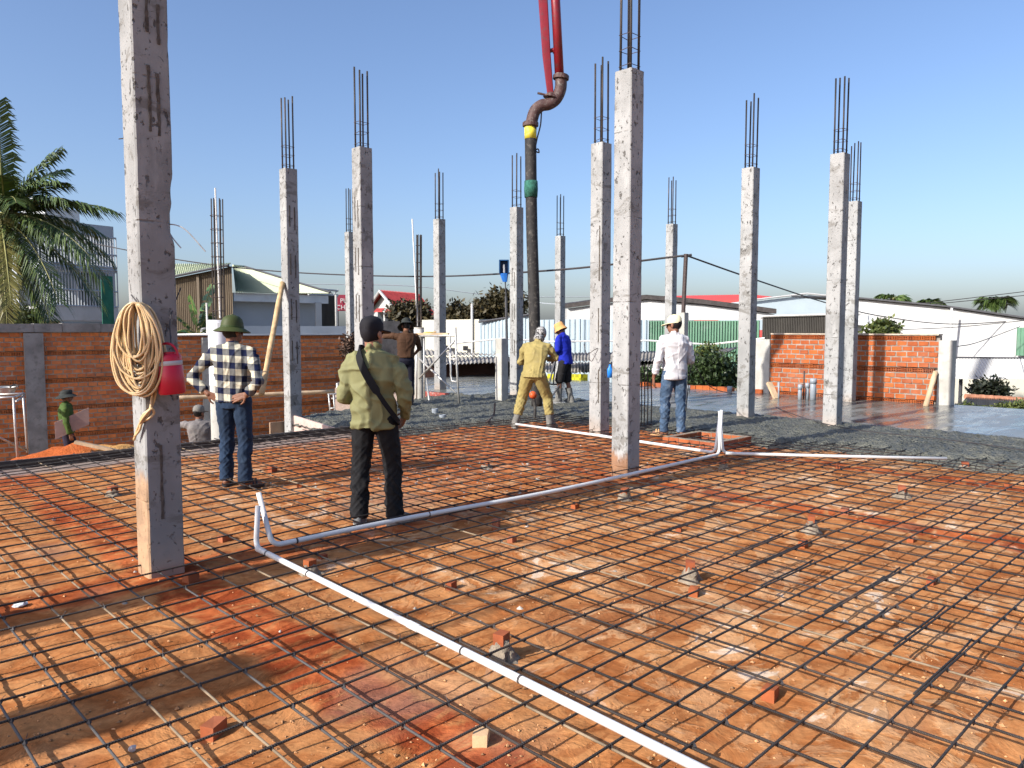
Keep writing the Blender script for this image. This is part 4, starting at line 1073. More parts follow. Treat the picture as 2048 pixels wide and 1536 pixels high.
# brick lined manhole
o = thing('manhole_kerb', 'low square kerb of orange bricks round a hole beside the upright pipes', 'manhole', (9.15, 5.75, 0))
rr = random.Random(9); xA, xB, yA, yB = 8.72, 9.62, 5.28, 6.12; th = .1
def kerb(x0, y0, dx, dy, n):
    for c in range(2):
        for i in range(n):
            b = MB(); L_ = (dx or dy)/n
            x = x0 + (dx/n*i if dx else 0); y = y0 + (dy/n*i if dy else 0)
            a_ = rr.uniform(-.004,.004)
            b.box((x+.005+a_, y+.005+a_, .01+c*.062), (x + (L_-.006 if dx else th), y + (L_-.006 if dy else th), .062+c*.062+rr.uniform(-.004,.004)))
            b.build('brick', m_spbrick, o)
kerb(xA, yA, xB-xA, 0, 5); kerb(xA, yB-th, xB-xA, 0, 5); kerb(xA, yA+th, 0, yB-yA-2*th, 4); kerb(xB-th, yA+th, 0, yB-yA-2*th, 4)
b = MB(); b.box((xA+.012,yA+.012,-.02),(xB-.012,yA+th-.012,.128)); b.box((xA+.012,yB-th+.012,-.02),(xB-.012,yB-.012,.128)); b.box((xA+.012,yA+th,-.02),(xA+th-.012,yB-th,.128)); b.box((xB-th+.012,yA+th,-.02),(xB-.012,yB-th,.128)); tag(b.build('mortar', m_mortar, o), kind='stuff')
b = MB(); b.box((xA+th,yA+th,-.01),(xB-th,yB-th,.028)); b.build('pit_shade_slab', m_dark, o)  # near-black slab above the sand, shade of the hole put into its colour
# row of bricks along the far slab edge
rr = random.Random(21); o = thing('brick_kerb', 'single row of orange bricks along the far edge of the wet slab', 'kerb', (16.6, 10, .09))
y = 8.85
while y < 12.3:
    L_ = rr.uniform(.19,.21)
    if rr.random() > .1:
        b = MB(); b.box((16.55+rr.uniform(-.015,.015), y, .08), (16.68, y+L_-.012, .185+rr.uniform(-.012,.012))); b.build('brick', m_brickR, o)
    y += L_
# ================================================================== PIPE STUBS ON THE SLAB
def stub(px, pyb, pyt, wpx, label, m, name='pipe_stub', cap=True, lean=0):
    g = G(px, pyb, .08); dep = g.dot(FWD); r = wpx*dep/FPX/2; zt = top_z(px, pyt, g.x, g.y)
    o = thing(name, label, 'pipe', (g.x, g.y, .06)); b = MB(); b.tube([(0,0,-.02),(lean*.5,0,(zt-.06)*.5),(lean,0,zt-.06)], r, 14); b.build('tube', m, o, smooth=True, local=True)
    if cap: b = MB(); b.tube([(lean,0,zt-.06-.11),(lean,0,zt-.06+.004)], r*1.13, 14); b.build('socket', m, o, smooth=True, local=True)
    return o
stub(1599.5, 801, 769, 8, 'short grey pipe stub, leftmost of three before the orange wall', m_pvcg)
stub(1614, 800, 766, 8, 'grey pipe stub in the middle of three before the orange wall', m_pvcg)
stub(1625.5, 801, 757, 12, 'tallest and widest grey pipe stub before the orange wall', m_pvcg)
stub(1593, 783, 737, 4.5, 'bright blue pipe upright before the orange wall', m_bluep, cap=False)
stub(1607, 800, 742, 3, 'thin rusty pipe between the grey pipe stubs', m_stirrup, cap=False)
stub(1557, 798, 764, 3.5, 'thin grey rod beside the left wall post', m_pvcg, cap=False)
stub(1376, 786, 771, 8, 'grey pipe stub left of the bushes on the wet slab', m_pvcg)
stub(1459, 790, 773, 9, 'grey pipe stub just left of the column in the wet concrete', m_pvcg)
for (p, lab) in (((870, 826), 'grey pipe ring set in the rough concrete, the left one'), ((885, 834), 'low grey pipe ring set in the rough concrete, the right one')):
    g = G(p[0], p[1], .07); o = thing('pipe_ring', lab, 'pipe', (g.x, g.y, .03)); b = MB(); h = .12 if p[0] == 870 else .08
    b.lathe([(.045,0),(.056,0),(.056,h*.6),(.06,h*.6),(.06,h),(.047,h),(.045,0)], n=16); b.build('ring', m_pvcg, o, smooth=False, local=True)
a = G(972, 846, .06); b_ = V((G(988, 836, .06).x, G(988, 836, .06).y, .1)); c_ = W(990, 806, b_.dot(FWD)+.02)
pipe('bent_rod', 'bent dark steel rod sticking out of the rough concrete', bez([a, b_, c_]), .016, m_stirrup)
# rebar cage stub right of the tallest column
o = thing('rebar_cage', 'row of thin upright bars standing right of the tallest column', 'rebar', G(1295, 862))
for px, pt in ((1282, 745),(1288, 728),(1294.5, 735),(1302, 758)):
    g = G(px, 858 + (px % 3)); zt = top_z(px, pt, g.x, g.y); b = MB(); b.tube([(g.x,g.y,-.02),(g.x+.01,g.y,zt*.5),(g.x,g.y+.01,zt)], .009, 6); b.build('rebar', m_rebar, o)
b = MB(); q = [G(1282, 858), G(1304, 860), G(1300, 853), G(1284, 852)]; b.tube([V((p.x,p.y,.09)) for p in q + q[:1]], .005, 5); b.build('stirrup', m_stirrup, o)
# timber props
def prop(label, p0, p1, r, m, name='timber_prop', sq=False):
    o = thing(name, label, 'timber', p0); b = MB(); n = 9
    pts = [V(p0).lerp(V(p1), i/n) + V((.006*noise.noise(V((i,1,2))), .006*noise.noise(V((i,5,2))), 0))*(0 if sq else 2) for i in range(n+1)]
    if sq:
        d = (V(p1)-V(p0)); s_ = d.cross(UP).normalized(); u_ = s_.cross(d).normalized(); b.obox((V(p0)+V(p1))/2, d/2, s_*r, u_*r*.5)
    else: b.tube(pts, [r*(1+.08*math.sin(i*2.1)) for i in range(n+1)], 10)
    b.build('pole', m, o, smooth=not sq); return o
a = W(536, 720, 12.0); b_ = W(565, 566, 13.05); b2 = a + (a - b_)*1.6
prop('round timber prop leaning against the slim left column', V((a.x + (a.x-b_.x)*.4, a.y + (a.y-b_.y)*.4, a.z + (a.z-b_.z)*.4)), b_, .045, m_bamboo)
prop('short tan board leaning beside the left post of the orange wall', G(1553, 798, .08), W(1538, 765, G(1553,798,.08).dot(FWD)+.25), .06, m_wood, 'board', True)
prop('pale pole leaning against the right post of the orange wall', G(1851, 814, .08), W(1871, 744, G(1851,814,.08).dot(FWD)+.3), .05, m_wood)
prop('horizontal pale pole across the red brick wall behind the checked shirt', W(330, 797, 17.2), W(668, 783, 19.3), .05, m_wood, 'rail_pole')
prop('plank lying on the sand pile at the left', W(150, 884, 13.0), W(262, 908, 13.2), .05, m_wood, 'plank', True)
# ================================================================== ROUND COLUMNS WITH WHITE FORM
m_form = M('white_plastic_form', (.72,.74,.77), .5, .08, 2, .1, 20, dirt=(.5,.45,.38), dirtamt=.4)
def round_col(label, px, dep, wpx, ytop, ybar, m, joint_y=None, z0=LOW):
    q = P2(px, dep); r = wpx*dep/FPX/2; zt = zp(ytop, dep)
    o = thing('round_column', label, 'column', q + UP*z0, 'round columns')
    b = MB(); zj = zp(joint_y, dep) if joint_y else zt - .2
    b.tube([q+UP*zj, q+UP*(zt-.03)], r, 24); b.build('form', m, o, smooth=False); autosmooth(o.children[0], 40)
    b = MB(); b.tube([q+UP*(zt-.16), q+UP*(zt-.07)], r*1.02, 24); b.build('collar', m_lgrey, o); autosmooth(o.children[1], 40)
    b = MB(); b.tube([q+UP*z0, q+UP*(zj+.003)], r*.97, 24); b.build('shaft', m_post2, o); autosmooth(o.children[2], 40)
    zb = zp(ybar, dep)
    for i in range(6):
        a = math.pi/3*i+.3; c = q + (RGT*math.cos(a) + FWD*math.sin(a))*r*.5
        b = MB(); b.tube([c+UP*(zt-.1), c+UP*zb + RGT*.02], .0095, 6); b.build('rebar', m_rebar, o)
    n = int((zb-zt)/.2)
    for k in range(n):
        z = zt + .1 + (zb-zt-.15)*k/max(1,n); b = MB(); b.tube([q + (RGT*math.cos(j*math.pi/5)+FWD*math.sin(j*math.pi/5))*r*.54 + UP*(z+.005*(j%2)) for j in range(11)], .0048, 5, cap=False); b.build('stirrup', m_stirrup, o)
    return q, zb, zt
q, zb, zt = round_col('white round column form with a tall bar cage, left of the checked shirt', 438, 11.2, 42, 636, 402, m_form, 770)
b = MB(); b.tube([q+RGT*.02+UP*zt, q+UP*zp(381, 11.2)], .012, 8); tag(b.build('white_rod', m_pvcw), 'thin white rod rising through the left round column cage', 'rod')
b = MB(); b.tube([q-RGT*.17+UP*zp(668, 11.2), q-RGT*.17+UP*zp(606,11.2)], .014, 8); b.tube([q-RGT*.17+UP*zp(668,11.2), q-RGT*.6+UP*zp(669,11.3)], .014, 8); tag(b.build('white_conduit', m_pvcw), 'thin white bent conduit beside the left round column', 'conduit')
q, zb, zt = round_col('grey round column beside the worker in brown shirt', 838, 17.4, 20, 652, 472, m_post2, 700)
b = MB(); b.tube([q-RGT*.03+UP*zt, q-RGT*.13+UP*zp(441, 17.4)], .016, 8); tag(b.build('white_rod', m_pvcw), 'thin white rod rising above the scaffold beside red roof', 'rod')
# ================================================================== SCAFFOLDS
def frame(label, pts, name, extra=(), board=None):
    o = thing(name, label, 'scaffold', pts[0][0]); 
    for i, tb in enumerate(pts):
        b = MB(); b.tube(tb, .021, 8); b.build(extra[i] if i < len(extra) else 'tube', m_steel, o, smooth=True)
    return o
d1, d2 = 17.0, 15.8
def S(px, py, d): return W(px, py, d)
pts = [[S(848,672,d1), S(849,812,d1)], [S(911,655,d2), S(913.5,730,d2), S(918,808,d2)], [S(840,672,d1), S(911,671,d2)],
       [S(900,672,d2+.1), S(901.5,750,d2+.1), S(904,762,d2+.1), S(914,764,d2)], [S(901,718.5,d2+.1), S(913,718.5,d2)], [S(910,681,d2), S(838,757,d2+.7)], [S(836,715,d2+.8), S(912,786,d2)], [S(853,757,d1), S(860,815,d2+.4)], [S(833,672,d1+.1), S(833,812,d1+.1)]]
frame('steel scaffold frame with cross braces behind the worker in brown shirt', pts, 'scaffold', ['standard','standard','ledger','ladder_rail','rung','brace','brace','brace','standard'])
b = MB(); a, b_ = S(832,670,d1), S(896,669,d1-.3); quadwall(b, V((a.x,a.y,0)), V((b_.x,b_.y,0)), FWD*.35, a.z, a.z+.045); tag(b.build('scaffold_board', m_wood), 'timber board lying on top of the scaffold frame', 'board')
o = thing('yellow_float', 'yellow trowel and cloth left on the scaffold board', 'tool', S(856,668,d1)); b = MB(); b.ell(S(857,666.5,d1)+FWD*.1, .17, .06, .035, 12, 6); b.build('blade', M('yellow_plastic', (.7,.55,.12), .6), o); b = MB(); b.tube([S(866,665,d1), S(872,664,d1)], .02, 8); b.build('handle', m_bamboo, o)
dl_ = 14.2
pts = [[S(27,795,dl_), S(30,850,dl_), S(36,925,dl_)], [S(46,788,dl_+.9), S(50,840,dl_+.9), S(55,905,dl_+.9)], [S(-30,797,dl_), S(29,794,dl_)], [S(29,794,dl_), S(48,787,dl_+.9)], [S(-20,866,dl_), S(52,900,dl_+.9)], [S(33,803,dl_), S(48,791,dl_+.9)], [S(-30,790,dl_+.9), S(48,787,dl_+.9)]]
frame('pale steel scaffold frame at the far left edge before the brick wall', pts, 'scaffold', ['standard','standard','ledger','ledger','brace','brace','ledger'])
c = S(8,786,dl_+.3); o = thing('metal_basin', 'shallow metal basin resting on the far left scaffold', 'basin', c); b = MB(); b.lathe([(.0,0),(.17,0),(.21,.10),(.225,.105),(.225,.115),(.205,.11),(.165,.012),(.0,.012)], n=20); autosmooth(b.build('bowl', m_steel, o, local=True)); b = MB(); b.tube([(.1,0,.115),(.18,.03,.145),(.24,.0,.12)], .02, 8); b.build('trowel_handle', m_dkboard, o, local=True)
dl_ = 19.0
pts = [[S(657,787,dl_), S(662,838,dl_)], [S(667,789,dl_), S(671,838,dl_)], [S(656,789,dl_), S(692,786,dl_+.6)], [S(664,797,dl_), S(692,796,dl_+.6)], [S(659,817,dl_), S(669,816,dl_)]]
frame('small white painted frame beside the rough concrete, left of the black trousers', pts, 'steel_frame', ['upright','upright','rail','rail','rung'])
# ================================================================== CONCRETE PUMP BOOM
m_boomred = M('boom_red_paint', (.21,.009,.016), .4, .15, 4, .05, 20, spec=.5, dirt=(.08,.05,.05), dirtamt=.6)
m_rubber = M('black_rubber_hose', (.028,.026,.024), .7, .3, 6, .2, 30, dirt=(.16,.145,.12), dirtamt=.6)
m_pump = M('rusty_pump_pipe', (.075,.04,.035), .6, .3, 8, .3, 40, dirt=(.25,.23,.2), dirtamt=.6)
DB = 13.3
o = thing('concrete_pump_boom', 'red concrete pump boom with elbow and black hose hanging over the slab', 'pump', W(1068, 700, DB))
B = lambda px, py: W(px, py, DB)
b = MB(); p0, p1 = B(1101, 190), B(1086, -60); dr_ = (p1 - p0); b.loft([(p0, RGT*.055, FWD*.055), (B(1093,110), RGT*.070, FWD*.09), (B(1086,0), RGT*.078, FWD*.10), (p1+dr_*3, RGT*.12, FWD*.12)], 12, 5); autosmooth(b.build('boom_arm', m_boomred, o))
b = MB(); b.tube([B(1119,155), B(1111,0), B(1111,0)+(B(1111,0)-B(1119,155))*5], .078, 14); b.build('delivery_pipe', m_boomred, o, smooth=True)
b = MB(); b.tube([B(1092,103), B(1118,98)], .035, 8); b.tube([B(1105,102), B(1108,101)], .05, 8); b.build('bracket', m_boomred, o)
el = spline([B(1122,155), B(1121,178), B(1112,198), B(1098,208), B(1083,211), B(1070,222), B(1063,245), B(1061,262)], 6)
b = MB(); b.tube(el, .10, 14); b.build('elbow', m_pump, o, smooth=True)
for (c, d) in ((B(1122,155), B(1122,155)-B(1121,165)), (B(1061,249), UP)):
    b = MB(); d = V(d).normalized(); b.tube([c-d*.03, c-d*.03, c+d*.03], [.10,.135,.135], 16); b.tube([c+d*.03, c+d*.045], .118, 16); b.build('coupling', m_pump, o)
# the arm above folds away to the pump truck beyond the left wall
b = MB(); q0 = p1 + dr_*2.9; q1 = V((-16, 34, q0.z + 1.5)); sv = (q1-q0).cross(UP).normalized(); b.loft([(q0, sv*.14, UP*.2), (q1, sv*.22, UP*.3)], 12, 5); b.build('boom_section', m_boomred, o)
b = MB(); b.tube([B(1104,186), B(1102,196)], [.07,.14], 12); b.tube([B(1075,186), B(1100,192)], .02, 8); b.build('end_bracket', m_pump, o)
b = MB(); b.tube([B(1061,252), B(1061,278)], .102, 14); b.build('yellow_band', M('yellow_tape', (.72,.62,.05), .5, .1, 6, dirt=(.5,.45,.3), dirtamt=.5), o, smooth=True)
hose = spline([B(1061,262), B(1062,360), B(1064,470), B(1068,600), B(1070,690), B(1072,760), W(1074,812,DB)], 8)
b = MB(); b.tube(hose, .098, 14); b.build('hose', m_rubber, o, smooth=True)
b = MB(); q = [B(1062,362)+UP*.0, B(1062,378), B(1062,395)]; b.tube(q, [.112,.118,.11], 14); b.build('green_wrap', M('green_rope_wrap', (.03,.12,.085), .9, .35, 20, .9, 60, .01), o, smooth=True)
b = MB(); b.tube(spline([B(1083,222), B(1081,250), B(1074,278), B(1071,300), B(1078,305), B(1076,298), B(1071,300)], 6), .012, 6); b.build('cable', m_wire, o)
# lamp on a pole beside the scratched column
o = thing('work_lamp', 'blue work lamp with white bulb on a dark pole by the scratched column', 'lamp', W(1013, 700, 17.6)); L_ = lambda px, py: W(px, py, 17.6)
b = MB(); b.loft([(L_(1010,564), RGT*.05, FWD*.05), (L_(1009,556), RGT*.075, FWD*.07), (L_(1008,547), RGT*.10, FWD*.09)], 12, 4); b.build('shade', m_bluep, o)
b = MB(); c = L_(1008,535)
for s_ in (-1, 1): b.obox(L_(1008,534.5) + RGT*.10*s_, RGT*.012, FWD*.09, UP*.145)
b.obox(L_(1008,534.5) + FWD*.08, RGT*.10, FWD*.01, UP*.145); b.obox(L_(1008,521), RGT*.11, FWD*.09, UP*.012); b.build('housing', M('dark_blue_plastic', (.01,.06,.16), .4), o)
b = MB(); b.capsule(L_(1007.5,531), .03, L_(1008.5,544), .035); b.build('bulb', m_white, o, smooth=True)
b = MB(); b.tube([L_(1010.5,564), L_(1012,592)], .014, 6); b.tube([L_(1012,592), L_(1014,700), V((L_(1014,700).x, L_(1014,700).y, .05))], .03, 8); b.build('pole', m_darkmetal, o)
# ================================================================== POLE AND CABLES
pb = V(POLE); dP = pb.dot(FWD); ptop = W(1372, 508, dP)
o = thing('cable_pole', 'dark rusty pole carrying the sagging black cable', 'pole', pb); b = MB(); b.tube([pb - UP*.1, pb.lerp(ptop, .5), ptop], .045, 8); b.build('post', m_stirrup, o); b = MB(); b.tube([ptop - UP*.05 - RGT*.1, ptop - UP*.02 + RGT*.12], .03, 6); b.build('insulator', m_darkmetal, o)
def cable(label, pts, r=.02, m=None):
    b = MB(); b.tube(spline(pts, 10), r, 5); return tag(b.build('power_cable', m or m_wire), label, 'cable')
cable('twisted black cable sagging from the left house to the dark pole', [W(0,455,40), W(150,480,36), W(360,520,32), W(560,543,29), W(830,553,25), W(1100,541,dP+1.5), ptop - UP*.03], .024)
cable('twisted black cable dropping from the dark pole to the right building', [ptop - UP*.03, W(1500,556,dP+2), W(1650,605,25), W(1760,632,29), W(1900,648,32), W(2060,640,33)], .02)
cable('upper thin grey wire in the sky at the far right', [W(1700,622,60), W(1880,603,60), W(2100,577,60)], .03)
cable('lower thin grey wire in the sky at the far right', [W(1700,626,60), W(1880,607,60), W(2100,586,60)], .03)
cable('thin wire across the big white building to its corner', [W(1715,662,31), W(1900,655,31), W(2060,640,31)], .015)
cable('thin wire rising from the right wall post across the white building', [W(1915,693,17), W(1960,683,20), W(2040,653,29)], .012)
cable('faint upper wire behind the red roofed house', [W(600,568,60), W(820,572,62), W(1000,592,64), W(1180,594,66)], .03, m_grey)
cable('faint lower wire above the white warehouse', [W(1050,602,60), W(1110,608,58), W(1165,602,56)], .03, m_grey)
g1 = G(1365, 872); 
cable('thin black lead hanging from the hand of the man in white shirt', [W(1384,722,11.2), W(1378,760,11.25), W(1374,800,11.3), W(1366,845,11.4), W(1340,862,11.5), W(1325,845,11.6)], .006)
cable('thin black lead running from the white shirt man across the wet slab', [W(1384,722,11.25), W(1410,762,12.2), W(1440,782,13.2), G(1510,795,.11), G(1580,826,.11), G(1690,856,.14), G(1900,880,.13), G(2060,902,.13)], .007)
# small blue can half hidden behind the tallest column
gq = G(1222, 880); cq = W(1220, 743, 9.4); o = thing('blue_can', 'small blue plastic can just showing behind the tallest column', 'can', cq); b = MB(); b.loft([(cq+UP*(-.075), RGT*.032, FWD*.03), (cq+UP*.03, RGT*.034, FWD*.03), (cq+UP*.06, RGT*.015, FWD*.015), (cq+UP*.085, RGT*.014, FWD*.014)], 12, 3); b.build('body', M('light_blue_plastic', (.02,.2,.65), .35), o, smooth=True); b = MB(); b.tube([cq+UP*.03, cq+UP*.09+RGT*.04, W(1232,731,9.2)], .006, 5); b.build('strap', m_redform, o)
# ================================================================== HOSE COIL, JUG AND WIRES ON THE NEAR COLUMN
t = NT('amber_hose'); p = t.obj(); m_amber = t.fin(t.mix(t.noise(p, 5, 2), (.52,.33,.145), (.72,.53,.30)), .35, spec=.4, Subsurface_Weight=.25, Subsurface_Radius=(.02,.012,.006), Subsurface_Scale=.5)
hang = W(263, 606, 4.74); hx = C0.x - .03; rr = random.Random(31)
o = thing('hose_coil', 'coil of amber plastic hose hanging on the thick near column', 'hose', hang)
ex = RGT; ez = UP
pts = []
for k in range(40):
    w_ = rr.uniform(.035, .14); h_ = rr.uniform(.30, .58) if k > 4 else rr.uniform(.55,.59); ox_ = rr.uniform(-.02, .03); dp = rr.uniform(-.06, .03); w_ = rr.uniform(.13,.145) if k < 6 else w_
    for i in range(18):
        a = 2*math.pi*i/18 + math.pi/2
        c = hang + ex*(.028 + ox_*(1-math.sin(a))*.5) - ez*(h_/2)
        jig = .012*noise.noise(V((k*3.1, i*.6, 1)))
        pts.append(c + ex*(w_*math.cos(a)*(1 - .12*math.sin(a)) + jig) + ez*(h_/2*math.sin(a)) - FWD*dp)
tail = [W(318,690,4.82), W(312,780,4.82), W(302,815,4.82), W(288,828,4.81), W(282,842,4.82), W(296,838,4.79), W(308,826,4.8), W(302,818,4.78), W(286,836,4.78), W(276,856,4.82), W(268,880,4.86)]
b = MB(); b.tube(spline(pts, 4), .0072, 7); b.build('loops', m_amber, o, smooth=True)
b = MB(); b.tube(spline([W(314,680,4.80)] + tail, 6), .0085, 7); b.tube(spline([W(308,700,4.81), W(304,790,4.81), W(298,826,4.79), W(284,845,4.80), W(279,860,4.81), W(270,872,4.84)], 6), .0085, 7)
b.build('knotted_tail', m_amber, o, smooth=True)
b = MB(); b.tube([W(263,590,4.85), W(277,608,4.78)], .005, 6); b.build('hook_rod', m_wire, o)
jc = W(345, 788, 4.80); o = thing('red_jug', 'red plastic water jug with white band hanging on the near column', 'jug', jc)
m_jug = M('red_jug_plastic', (.50,.006,.03), .35, .1, 5, .04, 30, spec=.5)
Mj = Matrix.Rotation(R(-4), 3, FWD)
b = MB(); b.lathe([(0,0),(.072,0),(.08,.012),(.079,.10),(.075,.175),(.072,.18)], jc, 22, Mj); autosmooth(b.build('body', m_jug, o), 50)
b = MB(); b.lathe([(.072,.178),(.0765,.184),(.0765,.203),(.072,.208)], jc, 22, Mj); autosmooth(b.build('white_band', m_white, o), 50)
b = MB(); b.lathe([(.073,.207),(.074,.235),(.062,.25),(.05,.252),(.05,.262),(0,.266)], jc, 22, Mj); autosmooth(b.build('lid', m_jug, o), 50)
b = MB(); T = lambda x, z: jc + Mj @ (RGT*x + UP*z) - FWD*.02
b.tube(spline([T(-.06,.235), T(-.055,.285), T(-.02,.315), T(.03,.31), T(.062,.27), T(.066,.22)], 6), .008, 8); b.build('handle', m_jug, o, smooth=True)
b = MB(); b.tube(spline([jc+UP*.31, W(340,640,4.9), W(352,600,5.0), W(362,575,5.08)], 6), .004, 5); tag(b.build('hanging_wire', m_wire), 'bent dark wire holding the red jug on the near column', 'wire')
for (q, lab) in (([(318,450),(330,453),(347,478),(362,496)], 'left of two bent wires sticking out of the near column'), ([(335,448),(355,451),(375,463),(411,503)], 'right of two bent wires sticking out of the near column')):
    b = MB(); b.tube(spline([W(x, y, 4.97) for x, y in q], 5), .0042, 6); tag(b.build('bent_wire', m_steel), lab, 'wire')
b = MB(); b.tube(spline([W(1168,688,11.3), W(1174,708,11.25), W(1188,700,11.25), W(1196,697,11.28), W(1191,708,11.26), W(1184,722,11.25), W(1178,718,11.25)], 6), .005, 5); tag(b.build('curled_wire', m_stirrup), 'curled wire hanging on the column left of the tallest', 'wire')
cq = W(241, 278, 5.2); b = MB(); b.tube([W(238,278,5.12), W(253,276,5.0), W(271,270,4.86)], .004, 5); tag(b.build('wire_band', m_wire), 'thin wire band round the upper near column', 'wire')
# grooves on the near column: raised strips with the recess shade in their colour
# ================================================================== VEGETATION
def leafmat(name, c, c2, tr=.25, rough=.5):
    t = NT(name); r = t.island(); col = t.mix(r, c, c2)
    return t.fin(col, rough, spec=.35, Transmission_Weight=0.0, Subsurface_Weight=tr*.3, Subsurface_Radius=(.05,.08,.02), Subsurface_Scale=.3)
m_palmleaf = leafmat('palm_leaf', (.028,.056,.014), (.10,.145,.036))
m_palmdry = leafmat('palm_leaf_yellow', (.12,.12,.03), (.2,.17,.05))
m_rachis = M('palm_rachis', (.26,.25,.09), .6, .2, 5)
m_bark = M('palm_bark', (.13,.105,.08), .95, .35, 9, .9, 14, .05, stretch=(1,1,3))
m_bark2 = M('tree_bark', (.11,.085,.06), .95, .3, 9, .8, 20, .03)
def frond(parent, c, d, L, droop, m, seed, leaf=.82, nl=58, ln=1.0):
    r = random.Random(seed); c = V(c); d = V(d).normalized(); b = MB(); pts = []; n = 12
    for i in range(n+1):
        u = i/n; pts.append(c + d*L*u*(1-.18*droop*u) - UP*(L*droop*u*u*.62))
    b.tube(pts, [.035*(1-u/n*.85) for u in range(n+1)], 5); fr = b.build('frond', m_rachis, parent, smooth=True)
    b = MB()
    for i in range(nl):
        u = .12 + .88*i/nl; k = u*n; j = min(n-1, int(k)); p = pts[j].lerp(pts[j+1], k-j); tg = (pts[j+1]-pts[j]).normalized()
        sd = tg.cross(UP); sd = sd.normalized() if sd.length > .05 else RGT.copy()
        nl_ = sd.cross(tg).normalized()
        ll = leaf*(.35 + .65*math.sin(math.pi*min(1, .12+u*.80))**.7)*r.uniform(.85,1.1)*ln
        for s_ in (-1, 1):
            dr = (sd*s_*r.uniform(.75,1) + tg*(.55+.5*u) + nl_*r.uniform(.0,.3)).normalized()
            q1 = p + dr*ll*.5 - UP*ll*.10; q2 = p + dr*ll*.88 - UP*ll*r.uniform(.32,.62)
            w = .027*ln; wv = tg*w
            b.add([p-wv*.6, p+wv*.6, q1+wv, q1-wv, q2+wv*.15], [(0,1,2,3),(3,2,4)])
    b.build('leaflets', m, fr); return fr
DPm = 21.0
base = P2(2, DPm); cr = W(6, 432, DPm)
o = thing('coconut_palm', 'coconut palm with drooping fronds at the left edge', 'palm', base + UP*LOW)
b = MB(); n = 26
b.tube([base.lerp(V((cr.x, cr.y, 0)), i/n) + UP*(LOW + (cr.z-.1-LOW)*i/n) for i in range(n+1)], [(.20 + .014*(i % 2)) * (1.15 - .3*i/n) for i in range(n+1)], 14); b.build('trunk', m_bark, o, smooth=True)
def idir(ax, up_, fw): return RGT*ax + UP*up_ + FWD*fw
fr = [(.85,.62,-.2,2.6,.55),(1,.35,.1,3.3,.42),(.95,.05,-.35,3.6,.62),(.72,-.15,-.5,3.5,.8),(.45,-.35,-.6,3.1,.7),(.55,1,.2,2.9,.3),(.1,1,-.15,3.2,.12),(-.4,1,.3,3,.2),(.3,.9,.6,3,.4),(-.8,.5,-.2,3,.5),(-1,.1,.2,3,.6),(-.6,.2,-.8,3,.6),(.2,.3,-1,2.6,.55),(.6,.3,.9,3,.5),(-.3,.3,1,3,.5),(.9,.7,.5,2.7,.6),(.25,-.5,-.35,3.0,.5),(.75,.85,-.1,2.6,.5),(.15,-.55,.2,2.6,.5),(.45,.5,-.5,2.7,.7),(.95,.25,-.5,2.9,.7),(.8,.1,.5,3.0,.75),(.6,-.25,.1,3.0,.7),(.35,.8,-.6,2.6,.6),(1,-.05,-.1,3.3,.75),(.3,-.4,-.1,2.8,.6)]
for i, (ax, up_, fw, L_, dp) in enumerate(fr):
    frond(o, cr + V((random.uniform(-.1,.1), random.uniform(-.1,.1), random.uniform(-.15,.1))), idir(ax, up_, fw), L_, dp, m_palmdry if i in (4, 16) else m_palmleaf, i)
rr = random.Random(2)
for i in range(7):
    b = MB(); b.ell(cr + RGT*rr.uniform(.05,.55) - FWD*.25 - UP*rr.uniform(.05,.35), .10, .10, .125, 10, 7); b.build('coconut', M('coconut_green', (.32,.34,.12), .5, .2, 5) if i == 0 else bpy.data.materials['coconut_green'], o, smooth=True)
# far palms over the right building
for i, (px, py, hw, lab) in enumerate(((1782, 602, 34, 'far palm top above the white roof, leftmost of three'), (1860, 609, 26, 'far palm top above the white roof, the middle one'), (1990, 606, 36, 'far wind blown palm top above the white roof, rightmost'))):
    d = 75.0; s_ = hw*d/FPX; q = P2(px, d); zc = zp(py - 3, d)
    o = thing('distant_palm', lab, 'palm', q + UP*LOW, 'far palms')
    b = MB(); b.tube([q+UP*LOW, q+UP*zc], [.16,.12], 8); b.build('trunk', m_bark, o)
    rr = random.Random(i+40)
    for k in range(15):
        a = rr.uniform(0, 6.28); frond(o, q+UP*zc, idir(math.cos(a)+(-.5 if i == 2 else .1), rr.uniform(-.1,1), math.sin(a)), s_*rr.uniform(.8,1.15), rr.uniform(.45,.8), m_palmleaf, k+i*50, leaf=s_*.34, nl=24, ln=2.6)
